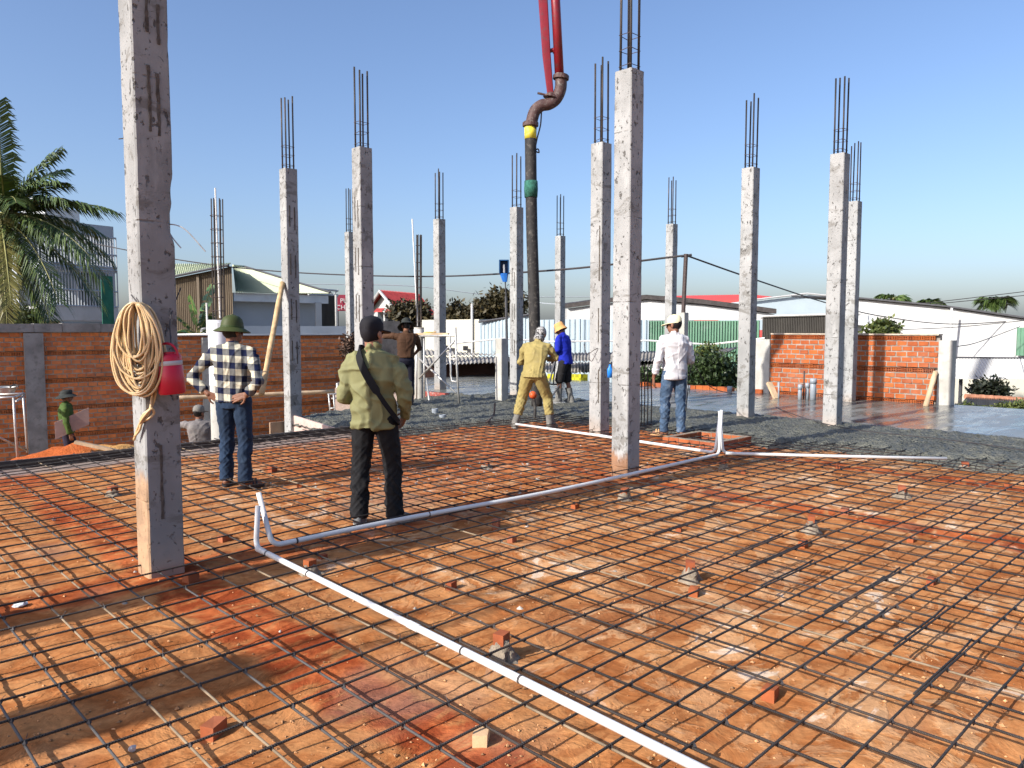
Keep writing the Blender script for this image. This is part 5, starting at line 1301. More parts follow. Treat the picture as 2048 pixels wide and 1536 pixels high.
# leafy trees and bushes
def leafy(name, label, cat, px, ytop, ybot, hw, d, n, size, mats, seed, trunk=True, zbase=None, clumps=26, flat=.8, group=None, dens=.22):
    rr = random.Random(seed); q = P2(px, d); s_ = d/FPX
    zt, zb = zp(ytop, d), zp(ybot, d); cz = (zt+zb)/2; rz = (zt-zb)/2; rx = hw*s_
    z0 = LOW if zbase is None else zbase
    o = thing(name, label, cat, q + UP*z0, group)
    C = []
    for k in range(clumps):
        while True:
            u = V((rr.uniform(-1,1), rr.uniform(-1,1), rr.uniform(-1,1)))
            if u.length < 1: break
        u *= .55 + .45*rr.random()
        C.append(q + RGT*u.x*rx + FWD*u.y*rx*flat + UP*(cz + u.z*rz))
    if trunk:
        b = MB(); top = q + UP*(cz - rz*.3); b.tube([q+UP*z0, q.lerp(q+RGT*.1,.5)+UP*((z0+top.z)/2), top], [rx*.10+.03, rx*.08+.02, rx*.06+.01], 8); tk = b.build('trunk', m_bark2, o, smooth=True)
        b = MB()
        for c in C[::2]: b.tube([top - UP*rz*.2, top.lerp(c, .5)+UP*rz*.1, c], [rx*.045+.01, rx*.03+.006, .008], 5)
        b.build('limbs', m_bark2, tk)
    b = MB(); sg = rx*dens
    for i in range(n):
        c = rr.choice(C); p = c + RGT*rr.gauss(0, sg) + FWD*rr.gauss(0, sg) + UP*rr.gauss(0, sg*.7)
        a1, a2 = rr.uniform(0, 6.28), rr.uniform(-1.1, 1.1); dv = V((math.cos(a1)*math.cos(a2), math.sin(a1)*math.cos(a2), math.sin(a2)))
        w = dv.cross(V((rr.uniform(-1,1), rr.uniform(-1,1), 1))).normalized(); s = size*rr.uniform(.6,1.3)
        b.add([p, p+dv*s*.5+w*s*.24, p+dv*s, p+dv*s*.5-w*s*.24], [(0,1,2,3)])
    b.build('crown' if trunk else 'foliage', mats, o); return o
m_dkleaf = leafmat('brownish_dark_leaf', (.022,.021,.009), (.085,.066,.026), .1, .6)
m_gleaf = leafmat('dark_green_leaf', (.014,.028,.009), (.06,.09,.028), .15, .45)
m_mleaf = leafmat('mid_green_leaf', (.03,.05,.015), (.15,.17,.045), .15, .5)
m_blk = leafmat('blackish_leaf', (.008,.012,.007), (.03,.035,.018), .05, .5)
m_dry = leafmat('dry_brown_leaf', (.055,.032,.022), (.16,.10,.07), 0, .8)
leafy('leafy_tree', 'dark tree right before the red roofed house', 'tree', 822, 603, 652, 44, 48, 5200, .34, m_dkleaf, 1, group='trees beyond the slab')
leafy('leafy_tree', 'lower dark tree left of the tall brownish one, above cream wall', 'tree', 915, 606, 655, 38, 46, 4200, .30, m_dkleaf, 2, group='trees beyond the slab')
leafy('leafy_tree', 'tall brownish tree behind the work lamp and the cream building', 'tree', 994, 580, 652, 58, 44, 7000, .32, m_dkleaf, 3, clumps=34, group='trees beyond the slab')
leafy('round_bush', 'round green bush rising behind the right brick wall', 'bush', 1768, 640, 690, 34, 25, 2600, .17, m_mleaf, 4)
leafy('dark_bush', 'dense dark green bush behind the man in white shirt', 'bush', 1418, 700, 800, 66, 22.5, 7500, .13, m_gleaf, 5, clumps=44, dens=.2)
leafy('dark_bush', 'dark bush showing just right of the tallest column', 'bush', 1300, 728, 800, 36, 22.8, 3000, .13, m_gleaf, 6)
leafy('dark_bush', 'blackish bush before the cream wall at the far right', 'bush', 1984, 757, 800, 38, 25, 1700, .17, m_blk, 7)
for i, (px, yt, hw) in enumerate(((1930, 800, 16), (1968, 808, 20), (2012, 802, 22), (2046, 792, 20))):
    leafy('garden_plant', ('low green plant just right of the right wall post', 'low green plant at the foot of the dark tiled roof', 'low green plant with pale leaves near the right edge', 'green plant cut by the right edge of the picture')[i], 'plant', px, yt, 836, hw, 19.3, 700, .10, m_mleaf, 20+i, trunk=False, clumps=12, group='low plants beyond the slab')
leafy('climber', 'green climbing plant on the grey roof behind the white shirt', 'plant', 1420, 692, 716, 30, 23.2, 900, .11, m_mleaf, 31, trunk=False, clumps=14)
leafy('dry_shrub', 'bundle of dry brown leaves left of the black capped head', 'shrub', 704, 668, 716, 19, 15, 1300, .085, m_dry, 8, clumps=18, dens=.28)
leafy('leafy_tree', 'far green treeline shrub beneath the left house', 'tree', 55, 600, 670, 40, 26, 1800, .16, m_mleaf, 9)
# spiky plant behind slab
q = P2(1000, 21.5); o = thing('spiky_plant', 'small spiky plant before the blue sheet fence', 'plant', q + UP*LOW); b = MB(); rr = random.Random(6); c = q + UP*zp(715, 21.5)
for k in range(26):
    a = rr.uniform(0,6.28); dv = (RGT*math.cos(a) + FWD*math.sin(a) + UP*rr.uniform(.5,1.6)).normalized(); w = dv.cross(UP).normalized()*.02; L_ = rr.uniform(.2,.42); b.add([c-w, c+w, c+dv*L_], [(0,1,2)])
b.build('blades', m_gleaf, o); b = MB(); b.tube([q+UP*LOW, c], .05, 7); b.build('stem', m_bark2, o)
# banana plants
m_banana = leafmat('banana_leaf', (.035,.09,.02), (.07,.15,.035), .3, .4)
q = P2(395, 25.5); o = thing('banana_plant', 'banana plant with torn broad leaves behind the red jug', 'plant', q + UP*LOW); b = MB(); b.tube([q+UP*LOW, q+UP*zp(668, 25.5)], [.14,.1], 10); b.build('stem', M('banana_stem', (.2,.22,.1), .6), o, smooth=True)
for i, (ax, up_, fw, L_, dp) in enumerate(((-.55,.8,-.2,1.9,.5),(-.1,1.2,-.1,1.9,.35),(.45,.9,-.3,1.6,.5),(.2,1.3,.3,2.3,.25),(-.9,.5,-.3,1.7,.8),(.75,.6,-.4,1.4,.7),(-.3,.6,-.8,1.5,.8))):
    c = q + UP*(zp(668, 25.5)-.05); d = idir(ax, up_, fw).normalized(); pts = [c + d*L_*u/10 - UP*(L_*dp*(u/10)**2*.8) for u in range(11)]
    b = MB(); b.tube(pts, .02, 5); lf = b.build('leaf', m_rachis, o)
    b = MB(); sd = d.cross(UP).normalized(); rr = random.Random(i)
    for k in range(2, 10):
        for s_ in (-1, 1):
            w = .27*math.sin(math.pi*(k-.7)/9.6)**.5; gap = rr.choice((.0,.0,.12,.25)); dr = UP*rr.uniform(.0,.18)*-1
            p0, p1 = pts[k], pts[k+1].lerp(pts[k], gap); b.add([p0, p1, p1+sd*s_*w+dr+d*.05, p0+sd*s_*w+dr+d*.05], [(0,1,2,3)])
    b.build('blade', m_banana, lf)
# ================================================================== PEOPLE
def remesh(mb, voxel, it=3, fold=None, name='body'):
    me = mb.mesh('tmp'); ob = bpy.data.objects.new('tmp', me); COL.objects.link(ob)
    md = ob.modifiers.new('r', 'REMESH'); md.mode = 'VOXEL'; md.voxel_size = voxel; md.adaptivity = 0
    if it: sm = ob.modifiers.new('s', 'SMOOTH'); sm.iterations = it; sm.factor = .5
    bpy.context.view_layer.update(); dg = bpy.context.evaluated_depsgraph_get()
    out = bpy.data.meshes.new_from_object(ob.evaluated_get(dg)); bpy.data.objects.remove(ob); bpy.data.meshes.remove(me); out.name = name
    if fold:
        ns = [v.normal.copy() for v in out.vertices]
        for v, n in zip(out.vertices, ns): v.co += n * fold(v.co, n)
    out.polygons.foreach_set('use_smooth', [True]*len(out.polygons)); out.update()
    return out
def hand(mb, wrist, d, nrm, thumb_side, k=1.0, curl=.35):
    """palm, four unequal bent fingers and a thumb; nrm points out of the back of the hand"""
    d = V(d).normalized(); nrm = V(nrm); nrm = (nrm - d*nrm.dot(d)).normalized(); s_ = d.cross(nrm).normalized()*thumb_side
    w = V(wrist); palm = .085*k
    for u in (-.028, -.010, .010, .027): mb.capsule(w + s_*u*k*.6, .013*k, w + d*palm + s_*u*k, .0115*k, 8)
    for u, L in ((.030,.072),(.010,.080),(-.010,.075),(-.028,.058)):
        p = w + d*palm + s_*u*k; a = 0; seg = [L*.45*k, L*.32*k, L*.25*k]; r = .0088*k
        for i, sl in enumerate(seg):
            a += curl*(.9 if i else .6); dd = d*math.cos(a) - nrm*math.sin(a) + s_*u*1.6
            q = p + dd.normalized()*sl; mb.capsule(p, r, q, r*.9, 8); p = q; r *= .92
    p = w + d*.022*k + s_*.028*k; q = p + (d*.6 + s_*.75 - nrm*.2).normalized()*.040*k; mb.capsule(p, .0125*k, q, .0105*k, 8); mb.capsule(q, .0105*k, q + (d*.9 + s_*.25 - nrm*.25).normalized()*.034*k, .009*k, 8)
m_skin = M('skin', (.30,.145,.085), .55, .12, 6, .1, 60, spec=.35); m_skind = M('tanned_skin', (.20,.09,.052), .55, .12, 6, .1, 60, spec=.35)
m_hair = M('black_hair', (.008,.007,.007), .5, .2, 30, .5, 120)
def cloth(name, c, var=.12, rough=.85, bs=220, bump=.25, **kw): return M(name, c, rough, var, 4, bump, bs, .002, **kw)
def person(label, loc, heading, H, P, wear, voxel=.011, key=0, skin=None):
    """local frame: x right, y forward, z up. heading in degrees clockwise from the view direction."""
    rz = YAW - math.pi/2 - R(heading)
    o = thing('person', label, 'person', loc, None, rz); k = H/1.7
    sk = skin or m_skin
    D = dict(pel=(0,0,.535), spine=(0,0), sh=.112, shz=.815, neck=(0,0,.845), head=(0,.012,.925), hyaw=0, hpitch=0,
             hipL=(-.052,0,.52), kneL=(-.06,.01,.285), ankL=(-.065,-.01,.045), hipR=(.052,0,.52), kneR=(.06,.01,.285), ankR=(.065,-.01,.045), toeL=-12, toeR=12,
             elL=(-.16,-.02,.63), wrL=(-.155,.05,.49), elR=(.16,-.02,.63), wrR=(.155,.05,.49), shL=None, shR=None, hL=(0,.15,-1), hR=(0,.15,-1), nL=(-1,0,0), nR=(1,0,0), curl=.4)
    D.update(P); J = {}
    for q in ('pel','neck','head','hipL','kneL','ankL','hipR','kneR','ankR','elL','wrL','elR','wrR'): J[q] = V(D[q])*H
    lean = V((D['spine'][0], D['spine'][1], 0))*H
    J['shL'] = V(D['shL'])*H if D['shL'] else V((-D['sh']*H, 0, D['shz']*H)) + lean
    J['shR'] = V(D['shR'])*H if D['shR'] else V((D['sh']*H, 0, D['shz']*H)) + lean
    if 'neck' not in P: J['neck'] += lean
    if 'head' not in P: J['head'] += lean*1.1
    X_, Y_ = V((1,0,0)), V((0,1,0))
    HM = Matrix.Rotation(R(-D['hyaw']), 3, 'Z') @ Matrix.Rotation(R(D['hpitch']), 3, 'X')
    hc = J['head']
    # ---- body, one continuous skin
    b = MB()
    b.ell(hc + HM @ V((0,-.006,.012))*H, .0455*H, .0565*H, .062*H, 16, 11, HM); b.ell(hc + HM @ V((0,.018,-.034))*H, .036*H, .040*H, .040*H, 14, 9, HM)
    b.ell(hc + HM @ V((0,.062,-.012))*H, .0085*H, .0115*H, .016*H, 8, 6, HM); b.ell(hc + HM @ V((0,.052,.008))*H, .028*H, .009*H, .007*H, 8, 6, HM)
    b.ell(hc + HM @ V((0,.054,-.036))*H, .014*H, .008*H, .006*H, 8, 6, HM)
    for s_ in (-1, 1): b.ell(hc + HM @ V((s_*.0495,-.006,-.010))*H, .0065*H, .014*H, .020*H, 8, 7, HM)
    b.capsule(J['neck'] - UP*.02*H, .034*H, hc + HM @ V((0,-.010,-.025))*H, .033*H)
    ch = (J['shL'] + J['shR'])/2
    b.capsule(J['pel'], .055*H, ch - UP*.03*H, .06*H); b.capsule(J['shL'] - UP*.02*H, .02*H, J['shR'] - UP*.02*H, .02*H); b.capsule(ch, .035*H, J['neck'], .03*H)
    for s_ in 'LR':
        sd = -1 if s_ == 'L' else 1
        b.capsule(J['sh'+s_] - UP*.022*H, .023*H, J['el'+s_], .020*H); b.capsule(J['el'+s_], .022*H, J['wr'+s_], .0155*H)
        hand(b, J['wr'+s_], D['h'+s_], D['n'+s_], sd*-1 if D.get('flip'+s_) else sd*1.0*(-1), k*1.04, D['curl'])
        b.capsule(J['pel'], .05*H, J['hip'+s_], .045*H); b.capsule(J['hip'+s_], .044*H, J['kne'+s_], .031*H); b.capsule(J['kne'+s_], .030*H, J['kne'+s_].lerp(J['ank'+s_], .35) - Y_*.008*H, .030*H); b.capsule(J['kne'+s_].lerp(J['ank'+s_], .35) - Y_*.008*H, .030*H, J['ank'+s_], .0185*H)
        td = Matrix.Rotation(R(-D['toe'+s_]), 3, 'Z') @ Y_
        b.capsule(J['ank'+s_] - td*.018*H - UP*.018*H, .021*H, J['ank'+s_] + td*.085*H - UP*.026*H, .016*H)
    body = link('body', remesh(b, voxel*.75, 2), sk, o)
    for s_ in (-1, 1):
        b = MB(); b.ell(hc + HM @ V((s_*.019,.050,-.002))*H, .0065*H, .005*H, .0045*H, 8, 6, HM); b.build('eye', m_hair, body, local=True, smooth=True)
    # ---- top
    tp = wear.get('top')
    if tp:
        g = tp.get('bulk', 1.0); b = MB(); pel = J['pel']; hem = tp.get('hem', .50)*H
        up_ = (ch - pel)
        def ring(u, w, dpt, off=0): return (pel + up_*u + Y_*off*H, X_*w*H*g, Y_*dpt*H*g)
        u_hem = (hem - pel.z)/max(.01, up_.z)
        rings = [ring(u_hem, tp.get('hw', .100), .076), ring(u_hem*.5+.1, .098, .073), ring(.36, .096, .070, .0), ring(.62, .106, .074, -.004), ring(.84, .112, .070, -.006), (ch + UP*.012*H, X_*.095*H, Y_*.055*H*g), (ch.lerp(J['neck'], .75), X_*.055*H, Y_*.050*H)]
        b.loft(rings, 24, 2.4)
        b.capsule(J['neck'] - UP*.03*H, .042*H, J['neck'] + UP*(tp.get('collar', .004))*H, .038*H)
        for s_ in 'LR':
            sh_, el, wr = J['sh'+s_], J['el'+s_], J['wr'+s_]; b.capsule(ch + UP*.003*H, .042*H, sh_ - UP*.012*H, .034*H*g)
            b.capsule(sh_.lerp(ch, .22) - UP*.026*H, .040*H*g, sh_.lerp(el, .5), .036*H*g)
            if tp.get('sleeve', 1) > .3:
                b.capsule(sh_.lerp(el, .3), .039*H*g, el, .033*H*g)
            if tp.get('sleeve', 1) > .6:
                ce = el.lerp(wr, tp.get('cuff', .86)); b.capsule(el, .034*H*g, ce, .0255*H*g); dv = (wr-el).normalized(); b.tube([ce - dv*.02*H, ce + dv*.012*H], .0285*H*g, 14)
        am = tp.get('fold', .006)
        def fold(co, n):
            q = co + V((key*3.1, key, 0)); zz = co.z/H
            wp_ = .16*noise.noise(q*3.0); sg_ = 1 if co.x < 0 else -1
            a = noise.noise(V((q.x*8 + sg_*q.z*4 + wp_*8, q.y*7, q.z*2.2))); bb = noise.noise(V((q.x*5 - sg_*q.z*9 + wp_*9, q.y*5, q.z*5)))
            r = max(0, 1 - abs(a)*3.2)**1.4*.9 + max(0, 1 - abs(bb)*3.0)**1.4*.8
            return am*(r - .5) + am*.7*noise.noise(V((q.x*4, q.y*4, q.z*3)))
        me = remesh(b, voxel, 3, fold, 'shirt'); link('shirt' if not tp.get('jacket') else 'jacket', me, tp['mat'], o)
    bt = wear.get('bottom')
    if bt:
        b = MB(); g = bt.get('bulk', 1.0); pel = J['pel']; wz = bt.get('waist', .565)*H
        b.loft([(V((pel.x, pel.y, wz)), X_*.084*H, Y_*.056*H), (pel - UP*.012*H, X_*.096*H, Y_*.070*H), ((J['hipL']+J['hipR'])/2 - UP*.045*H, X_*.080*H, Y_*.062*H)], 20, 2.3)
        endk = bt.get('end', 1.0)
        for s_ in 'LR':
            h_, kn, an = J['hip'+s_], J['kne'+s_], J['ank'+s_]
            b.capsule(h_ - UP*.01*H, .060*H*g, h_.lerp(kn, .5), .053*H*g); b.capsule(h_.lerp(kn, .5), .053*H*g, kn, .044*H*g)
            if endk > .5:
                e_ = kn.lerp(an, endk); r1 = bt.get('hemr', .037)*H; b.capsule(kn, .044*H*g, kn.lerp(e_, .5) - Y_*.008*H, .042*H*g); dv = (an-kn).normalized()
                b.tube([kn.lerp(e_, .4) - Y_*.006*H, kn.lerp(e_, .8) - Y_*.002*H, e_ + dv*.012*H], [.040*H*g, (r1*.6+.016*H)*g if False else r1*1.0, r1], 14)
            else:
                dv = (kn-h_).normalized(); b.tube([h_.lerp(kn, .6), kn + dv*.01*H], [.055*H*g, .054*H*g], 14)
        am = bt.get('fold', .006)
        def fold2(co, n):
            q = co + V((key*2.1, key*5, 1)); a = noise.noise(V((q.x*6 + q.z*3, q.y*6, q.z*9 + q.x*12))); c2 = noise.noise(V((q.x*10 - q.z*6, q.y*9, q.z*15 - q.x*16)))
            low = max(.35, 1 - abs(co.z - .2*H)/(.3*H))
            return am*low*(max(0, 1 - abs(a)*3)**1.3*1.1 + max(0, 1-abs(c2)*3)**1.3*.6 - .55)
        link('trousers' if endk > .5 else 'shorts', remesh(b, voxel, 3, fold2, 'trousers'), bt['mat'], o)
    ft = wear.get('feet')
    if ft:
        for s_ in 'LR':
            an = J['ank'+s_]; td = Matrix.Rotation(R(-D['toe'+s_]), 3, 'Z') @ Y_; sd = td.cross(UP); z0 = max(an.z - .045*H, 0); bs_ = V((an.x, an.y, an.z - .045*H)); b = MB()
            if ft['kind'] == 'boot':
                b.loft([(bs_ + td*.03*H, sd*.032*H, td*.085*H), (bs_ + td*.028*H + UP*.03*H, sd*.032*H, td*.078*H), (bs_ + UP*.065*H, sd*.032*H, td*.043*H), (an.lerp(J['kne'+s_], .30), sd*.034*H, td*.038*H), (an.lerp(J['kne'+s_], .62), sd*.041*H, td*.045*H)], 16, 2.4)
            elif ft['kind'] == 'shoe':
                b.loft([(bs_ + td*.035*H, sd*.028*H, td*.083*H), (bs_ + td*.035*H + UP*.014*H, sd*.030*H, td*.085*H), (bs_ + td*.022*H + UP*.036*H, sd*.026*H, td*.066*H), (bs_ - td*.004*H + UP*.056*H, sd*.023*H, td*.033*H)], 16, 2.4)
            else:
                b.loft([(bs_ + td*.035*H + UP*.000*H, sd*.028*H, td*.084*H), (bs_ + td*.035*H + UP*.012*H, sd*.028*H, td*.084*H)], 16, 2.6)
                for u in (.04, .06): b.tube([bs_ + td*u*H + sd*.027*H + UP*.008*H, bs_ + td*(u+.005)*H + UP*.046*H, bs_ + td*u*H - sd*.027*H + UP*.008*H], .007*H, 6)
            autosmooth(b.build({'boot':'boot','shoe':'shoe','sandal':'sandal'}[ft['kind']], ft['mat'], o, local=True), 50)
            if ft.get('sole'): b = MB(); b.loft([(bs_ + td*.035*H - UP*.004*H, sd*.030*H, td*.087*H), (bs_ + td*.035*H + UP*.010*H, sd*.031*H, td*.088*H)], 16, 2.4); b.build('sole', ft['sole'], o.children[-1], local=True)
    # ---- hair and hat in the head frame
    T = lambda p: hc + HM @ (V(p)*H)
    if wear.get('hair'):
        b = MB(); b.ell(V((0,-.011,.013)), .0478, .0590, .0645, 18, 12)
        keep = [f for f in b.f if sum(b.v[i].y for i in f)/len(f) < .018 + max(0, sum(b.v[i].z for i in f)/len(f)-.03)*1.2 and sum(b.v[i].z for i in f)/len(f) > -.045 + .5*max(0, sum(b.v[i].y for i in f)/len(f))]
        b.f = keep; b.v = [T(p + p.normalized()*.002*noise.noise(p*90)) for p in b.v]; b.build('hair', wear['hair'], o, smooth=True, local=True)
    hat = wear.get('hat')
    if hat:
        kd, hm = hat['kind'], hat['mat']; b = MB()
        def lath(prof, n=28, sq=1.15, cy=-.006, wav=0, tilt=0, front=None):
            base = len(b.v)
            for r_, z_ in prof:
                for i in range(n):
                    a = 2*math.pi*i/n; rad = r_
                    zz = z_
                    if wav and r_ > .062: zz += wav*math.sin(a*2+.6)*(r_-.055)/.05 + wav*.5*math.sin(a*5+1)*(r_-.055)/.05
                    b.v.append(T((rad*math.cos(a), cy + rad*sq*math.sin(a), zz + tilt*math.sin(a)*r_)))
            for j in range(len(prof)-1):
                for i in range(n): q0 = base+j*n+i; q1 = base+j*n+(i+1) % n; b.f.append((q0, q1, q1+n, q0+n))
            return base
        if kd == 'pith':
            lath([(.056,.010),(.0925,-.006),(.096,-.0045),(.094,.0),(.060,.0215),(.0585,.030),(.057,.050),(.050,.072),(.036,.087),(.016,.0945),(.006,.096),(.006,.100),(0,.101)]); autosmooth(b.build('helmet', hm, o, local=True), 35)
            b = MB(); lath([(.0590,.0215),(.0605,.0225),(.0600,.0315),(.0585,.0320)]); b.build('band', hat.get('mat2', hm), o.children[-1], local=True)
            b = MB(); b.ell(T((.035,-.052,.042)), .003*H, .003*H, .003*H, 8, 6); b.build('vent', hm, o.children[-1], local=True)
        elif kd == 'bucket':
            br = hat.get('brim', .1); lath([(.052,.018),(br*.82,-.002-.3*max(0,.09-br)),(br,-.014-.9*max(0,.09-br)),(br+.0015,-.0125-.9*max(0,.09-br)),(br*.83,.004),(.0555,.022),(.054,.040),(.050,.064),(.040,.072),(0,.075)], wav=hat.get('wav', .006), tilt=hat.get('tilt', 0)); autosmooth(b.build('hat', hm, o, local=True), 50)
        elif kd == 'cap':
            lath([(.0515,.010),(.0535,.022),(.0520,.045),(.043,.066),(.026,.078),(.008,.082),(.004,.084),(0,.085)], sq=1.17); cp = autosmooth(b.build('cap', hm, o, local=True), 50)
            b = MB(); n = 14; top = []
            for i in range(n+1):
                a = math.pi*(.10+.80*i/n); x, y = math.cos(a), math.sin(a); top.append((T((.0525*x, -.004+.0605*y, .016)), T((.050*x, .0 + .060 + .050*y**.8, .012 - .012*y))))
            for (a0, b0), (a1, b1) in zip(top, top[1:]):
                e = HM @ V((0,0,-.004))*H; b.add([a0, b0, b1, a1, a0+e, b0+e, b1+e, a1+e], [(0,1,2,3),(7,6,5,4),(1,5,6,2),(0,4,5,1),(2,6,7,3)])
            b.build('visor', hat.get('mat2', hm), cp, local=True)
        elif kd == 'scarf':
            b.ell(T((0,-.008,.012)), .054*H, .064*H, .070*H, 18, 12, HM); b.f = [f for f in b.f if (sum((HM.inverted() @ (b.v[i]-hc)).y for i in f)/len(f)/H) < .045]
            b.tube([T((0,-.02,-.03)), J['neck'] + V((0,-.015,.01))*H], [.046*H, .05*H], 16); b.build('head_scarf', hm, o, smooth=True, local=True)
    return o
# ---- clothes
t = NT('checked_shirt'); q = t.rawobj(); x_, y_, z_ = t.sep(q)
def stripes(c, per, off=0.0): return t.ss(t.math('ABSOLUTE', t.math('SUBTRACT', t.math('FRACT', t.math('ADD', t.math('MULTIPLY', c, 1/per), off)), .5)), .235, .265)
sx = stripes(t.math('ADD', x_, t.math('MULTIPLY', y_, .6)), .128, .12); sz = stripes(t.math('ADD', z_, t.math('MULTIPLY', x_, .06)), .128, .3)
tw = t.n('TexWave', 1, Vector=q, Scale=60.0)
both = t.math('MULTIPLY', sx, sz); one = t.math('SUBTRACT', t.math('MAXIMUM', sx, sz), both)
c_ = t.mix(one, (.52,.48,.36), (.13,.13,.125)); c_ = t.mix(both, c_, (.006,.010,.035))
m_check = t.fin(c_, .85, t.noise(q, 160, 2), .2, .002, spec=.15)
m_jeans = cloth('blue_jeans', (.011,.026,.055), .3, dirt=(.03,.055,.09), dirtamt=.4); m_jeansl = cloth('faded_jeans', (.045,.08,.135), .35, dirt=(.17,.22,.28), dirtamt=.6)
m_pith = M('green_pith_helmet', (.05,.064,.017), .6, .08, 5, .15, 200, .001); m_pithb = M('green_band', (.04,.065,.016), .6)
m_jacket = cloth('olive_yellow_jacket', (.20,.195,.088), .08, .75); m_black = cloth('black_cloth', (.006,.006,.007), .2, .8); m_blackcap = cloth('black_cap', (.010,.009,.012), .2, .8)
m_brown = cloth('brown_shirt', (.065,.030,.014), .2); m_navy = cloth('navy_trousers', (.008,.008,.018), .2); m_dkhat = cloth('dark_sun_hat', (.03,.034,.03), .25)
m_tan = cloth('mustard_overalls', (.30,.24,.085), .14, dirt=(.30,.25,.13), dirtamt=.35); m_blue = cloth('royal_blue_shirt', (.008,.02,.34), .15); m_shorts = cloth('black_shorts', (.014,.013,.013), .2)
m_boot = M('muddy_rubber_boot', (.15,.145,.13), .7, .3, 10, .4, 40, dirt=(.30,.29,.26), dirtamt=.6); m_orhat = cloth('orange_sun_hat', (.62,.33,.12), .1)
m_whites = cloth('white_shirt', (.58,.565,.565), .05); m_cream_cap = cloth('cream_cap', (.72,.66,.42), .06); m_sandal = M('tan_sandal', (.42,.25,.12), .7, .2, 10)
m_green = cloth('green_work_shirt', (.055,.095,.018), .2); m_purple = cloth('dark_violet_trousers', (.02,.015,.03), .2); m_greys = cloth('grey_shirt', (.15,.135,.13), .2, dirt=(.25,.23,.2), dirtamt=.4); m_greycap = cloth('grey_cap', (.17,.16,.14), .15)
t = NT('patterned_scarf'); q = t.obj(); m_scarf = t.fin(t.mix(t.ss(t.noise(q, 45, 2), .47, .53), (.05,.05,.05), (.42,.41,.39)), .9)
m_shoe = M('dark_shoe', (.03,.03,.035), .6, .3, 10); m_shoeg = M('grey_shoe', (.12,.125,.125), .7, .2, 10); m_sole = M('pale_sole', (.4,.36,.3), .8, .2, 10)

# 1 man in checked shirt
g = G(472, 975); h1 = (975-630)/(975-657)*1.6/1.02
person('person in checked shirt, jeans and green pith helmet, hands on hips', (g.x, g.y, 0), 8, 1.70,
  dict(ankL=(-.075,.03,.05), kneL=(-.062,.03,.285), ankR=(.075,-.03,.05), kneR=(.066,0,.285), toeL=-18, toeR=38, hyaw=24, hpitch=-4,
       elL=(-.245,-.03,.655), wrL=(-.135,-.045,.560), hL=(.85,.1,-.45), nL=(-.2,-1,.1), elR=(.205,-.095,.640), wrR=(.120,-.075,.560), hR=(-.85,-.12,-.25), nR=(.1,-1,.2), curl=.22, spine=(.005,-.01)),
  dict(top=dict(mat=m_check, cuff=.72, hem=.515, fold=.011, bulk=1.02), bottom=dict(mat=m_jeans, fold=.013, hemr=.040), feet=dict(kind='sandal', mat=m_shoe), hair=m_hair, hat=dict(kind='pith', mat=m_pith, mat2=m_pithb)), voxel=.0085, key=1, skin=m_skind)
# 2 man in olive jacket
g = G(752, 1050); 
pj = person('person in olive yellow jacket and black trousers with black shoulder strap', (g.x, g.y, 0), 4, 1.69,
  dict(ankL=(-.080,-.01,.05), kneL=(-.072,.012,.285), ankR=(.088,.02,.05), kneR=(.080,.03,.285), toeL=-8, toeR=34, hyaw=24,
       elL=(-.142,-.03,.63), wrL=(-.09,.11,.60), hL=(.5,.8,.1), nL=(-.4,0,1), elR=(.152,-.015,.622), wrR=(.130,.08,.520), sh=.098, hR=(-.5,.7,-.7), nR=(.9,.3,.3), curl=.5, spine=(-.005,-.012), shz=.81),
  dict(top=dict(mat=m_jacket, bulk=1.07, hem=.475, hw=.098, fold=.020, collar=.008, cuff=.9, jacket=True), bottom=dict(mat=m_black, bulk=1.05, hemr=.044, fold=.014), feet=dict(kind='shoe', mat=m_shoeg, sole=m_sole), hair=m_blackcap, hat=dict(kind='cap', mat=m_blackcap)), voxel=.0085, key=2)
# shoulder strap follows the back of the jacket
b = MB(); Hj = 1.69; path = [(-.055,.085,.80),(-.062,.03,.850),(-.058,-.045,.840),(-.040,-.082,.79),(-.005,-.100,.725),(.045,-.103,.645),(.085,-.090,.580),(.110,-.062,.535),(.118,-.01,.50),(.09,.08,.49)]
P_ = spline([V(p)*Hj for p in path], 5); wv = .0245
for i, p in enumerate(P_):
    tg = (P_[min(i+1, len(P_)-1)] - P_[max(i-1, 0)]).normalized(); out = V((p.x*.5, p.y, 0)).normalized(); sd = tg.cross(out).normalized(); k = wv*(1.25 if i < 25 else .75)
    for s_, dpt in ((-1, .012), (1, .012), (1, .002), (-1, .002)): b.v.append(p + sd*s_*k + out*dpt)
for i in range(len(P_)-1):
    for k in range(4): q0 = i*4+k; q1 = i*4+(k+1) % 4; b.f.append((q0, q1, q1+4, q0+4))
so = tag(b.build('shoulder_strap', m_black, None, local=True), 'black shoulder strap across the olive jacket', 'strap'); so.location = pj.location; so.rotation_euler = pj.rotation_euler
autosmooth(so, 40)
# 3 man in brown shirt
g = G(812, 812, .05)
person('person in brown t-shirt and dark hat reaching left by the round column', (g.x, g.y, .05), -22, 1.74,
  dict(elL=(-.215,.09,.80), wrL=(-.29,.19,.79), hL=(-.6,.8,0), nL=(0,0,1), elR=(.175,.03,.66), wrR=(.13,.13,.58), hR=(-.4,.8,-.3), nR=(.8,0,.4), hpitch=-14, spine=(.015,.01), ankL=(-.06,.02,.05), ankR=(.05,-.02,.05)),
  dict(top=dict(mat=m_brown, sleeve=.5, hem=.555, fold=.008), bottom=dict(mat=m_navy), feet=dict(kind='boot', mat=m_shoe), hair=m_hair, hat=dict(kind='bucket', mat=m_dkhat, tilt=-.25)), voxel=.013, key=3, skin=m_skind)
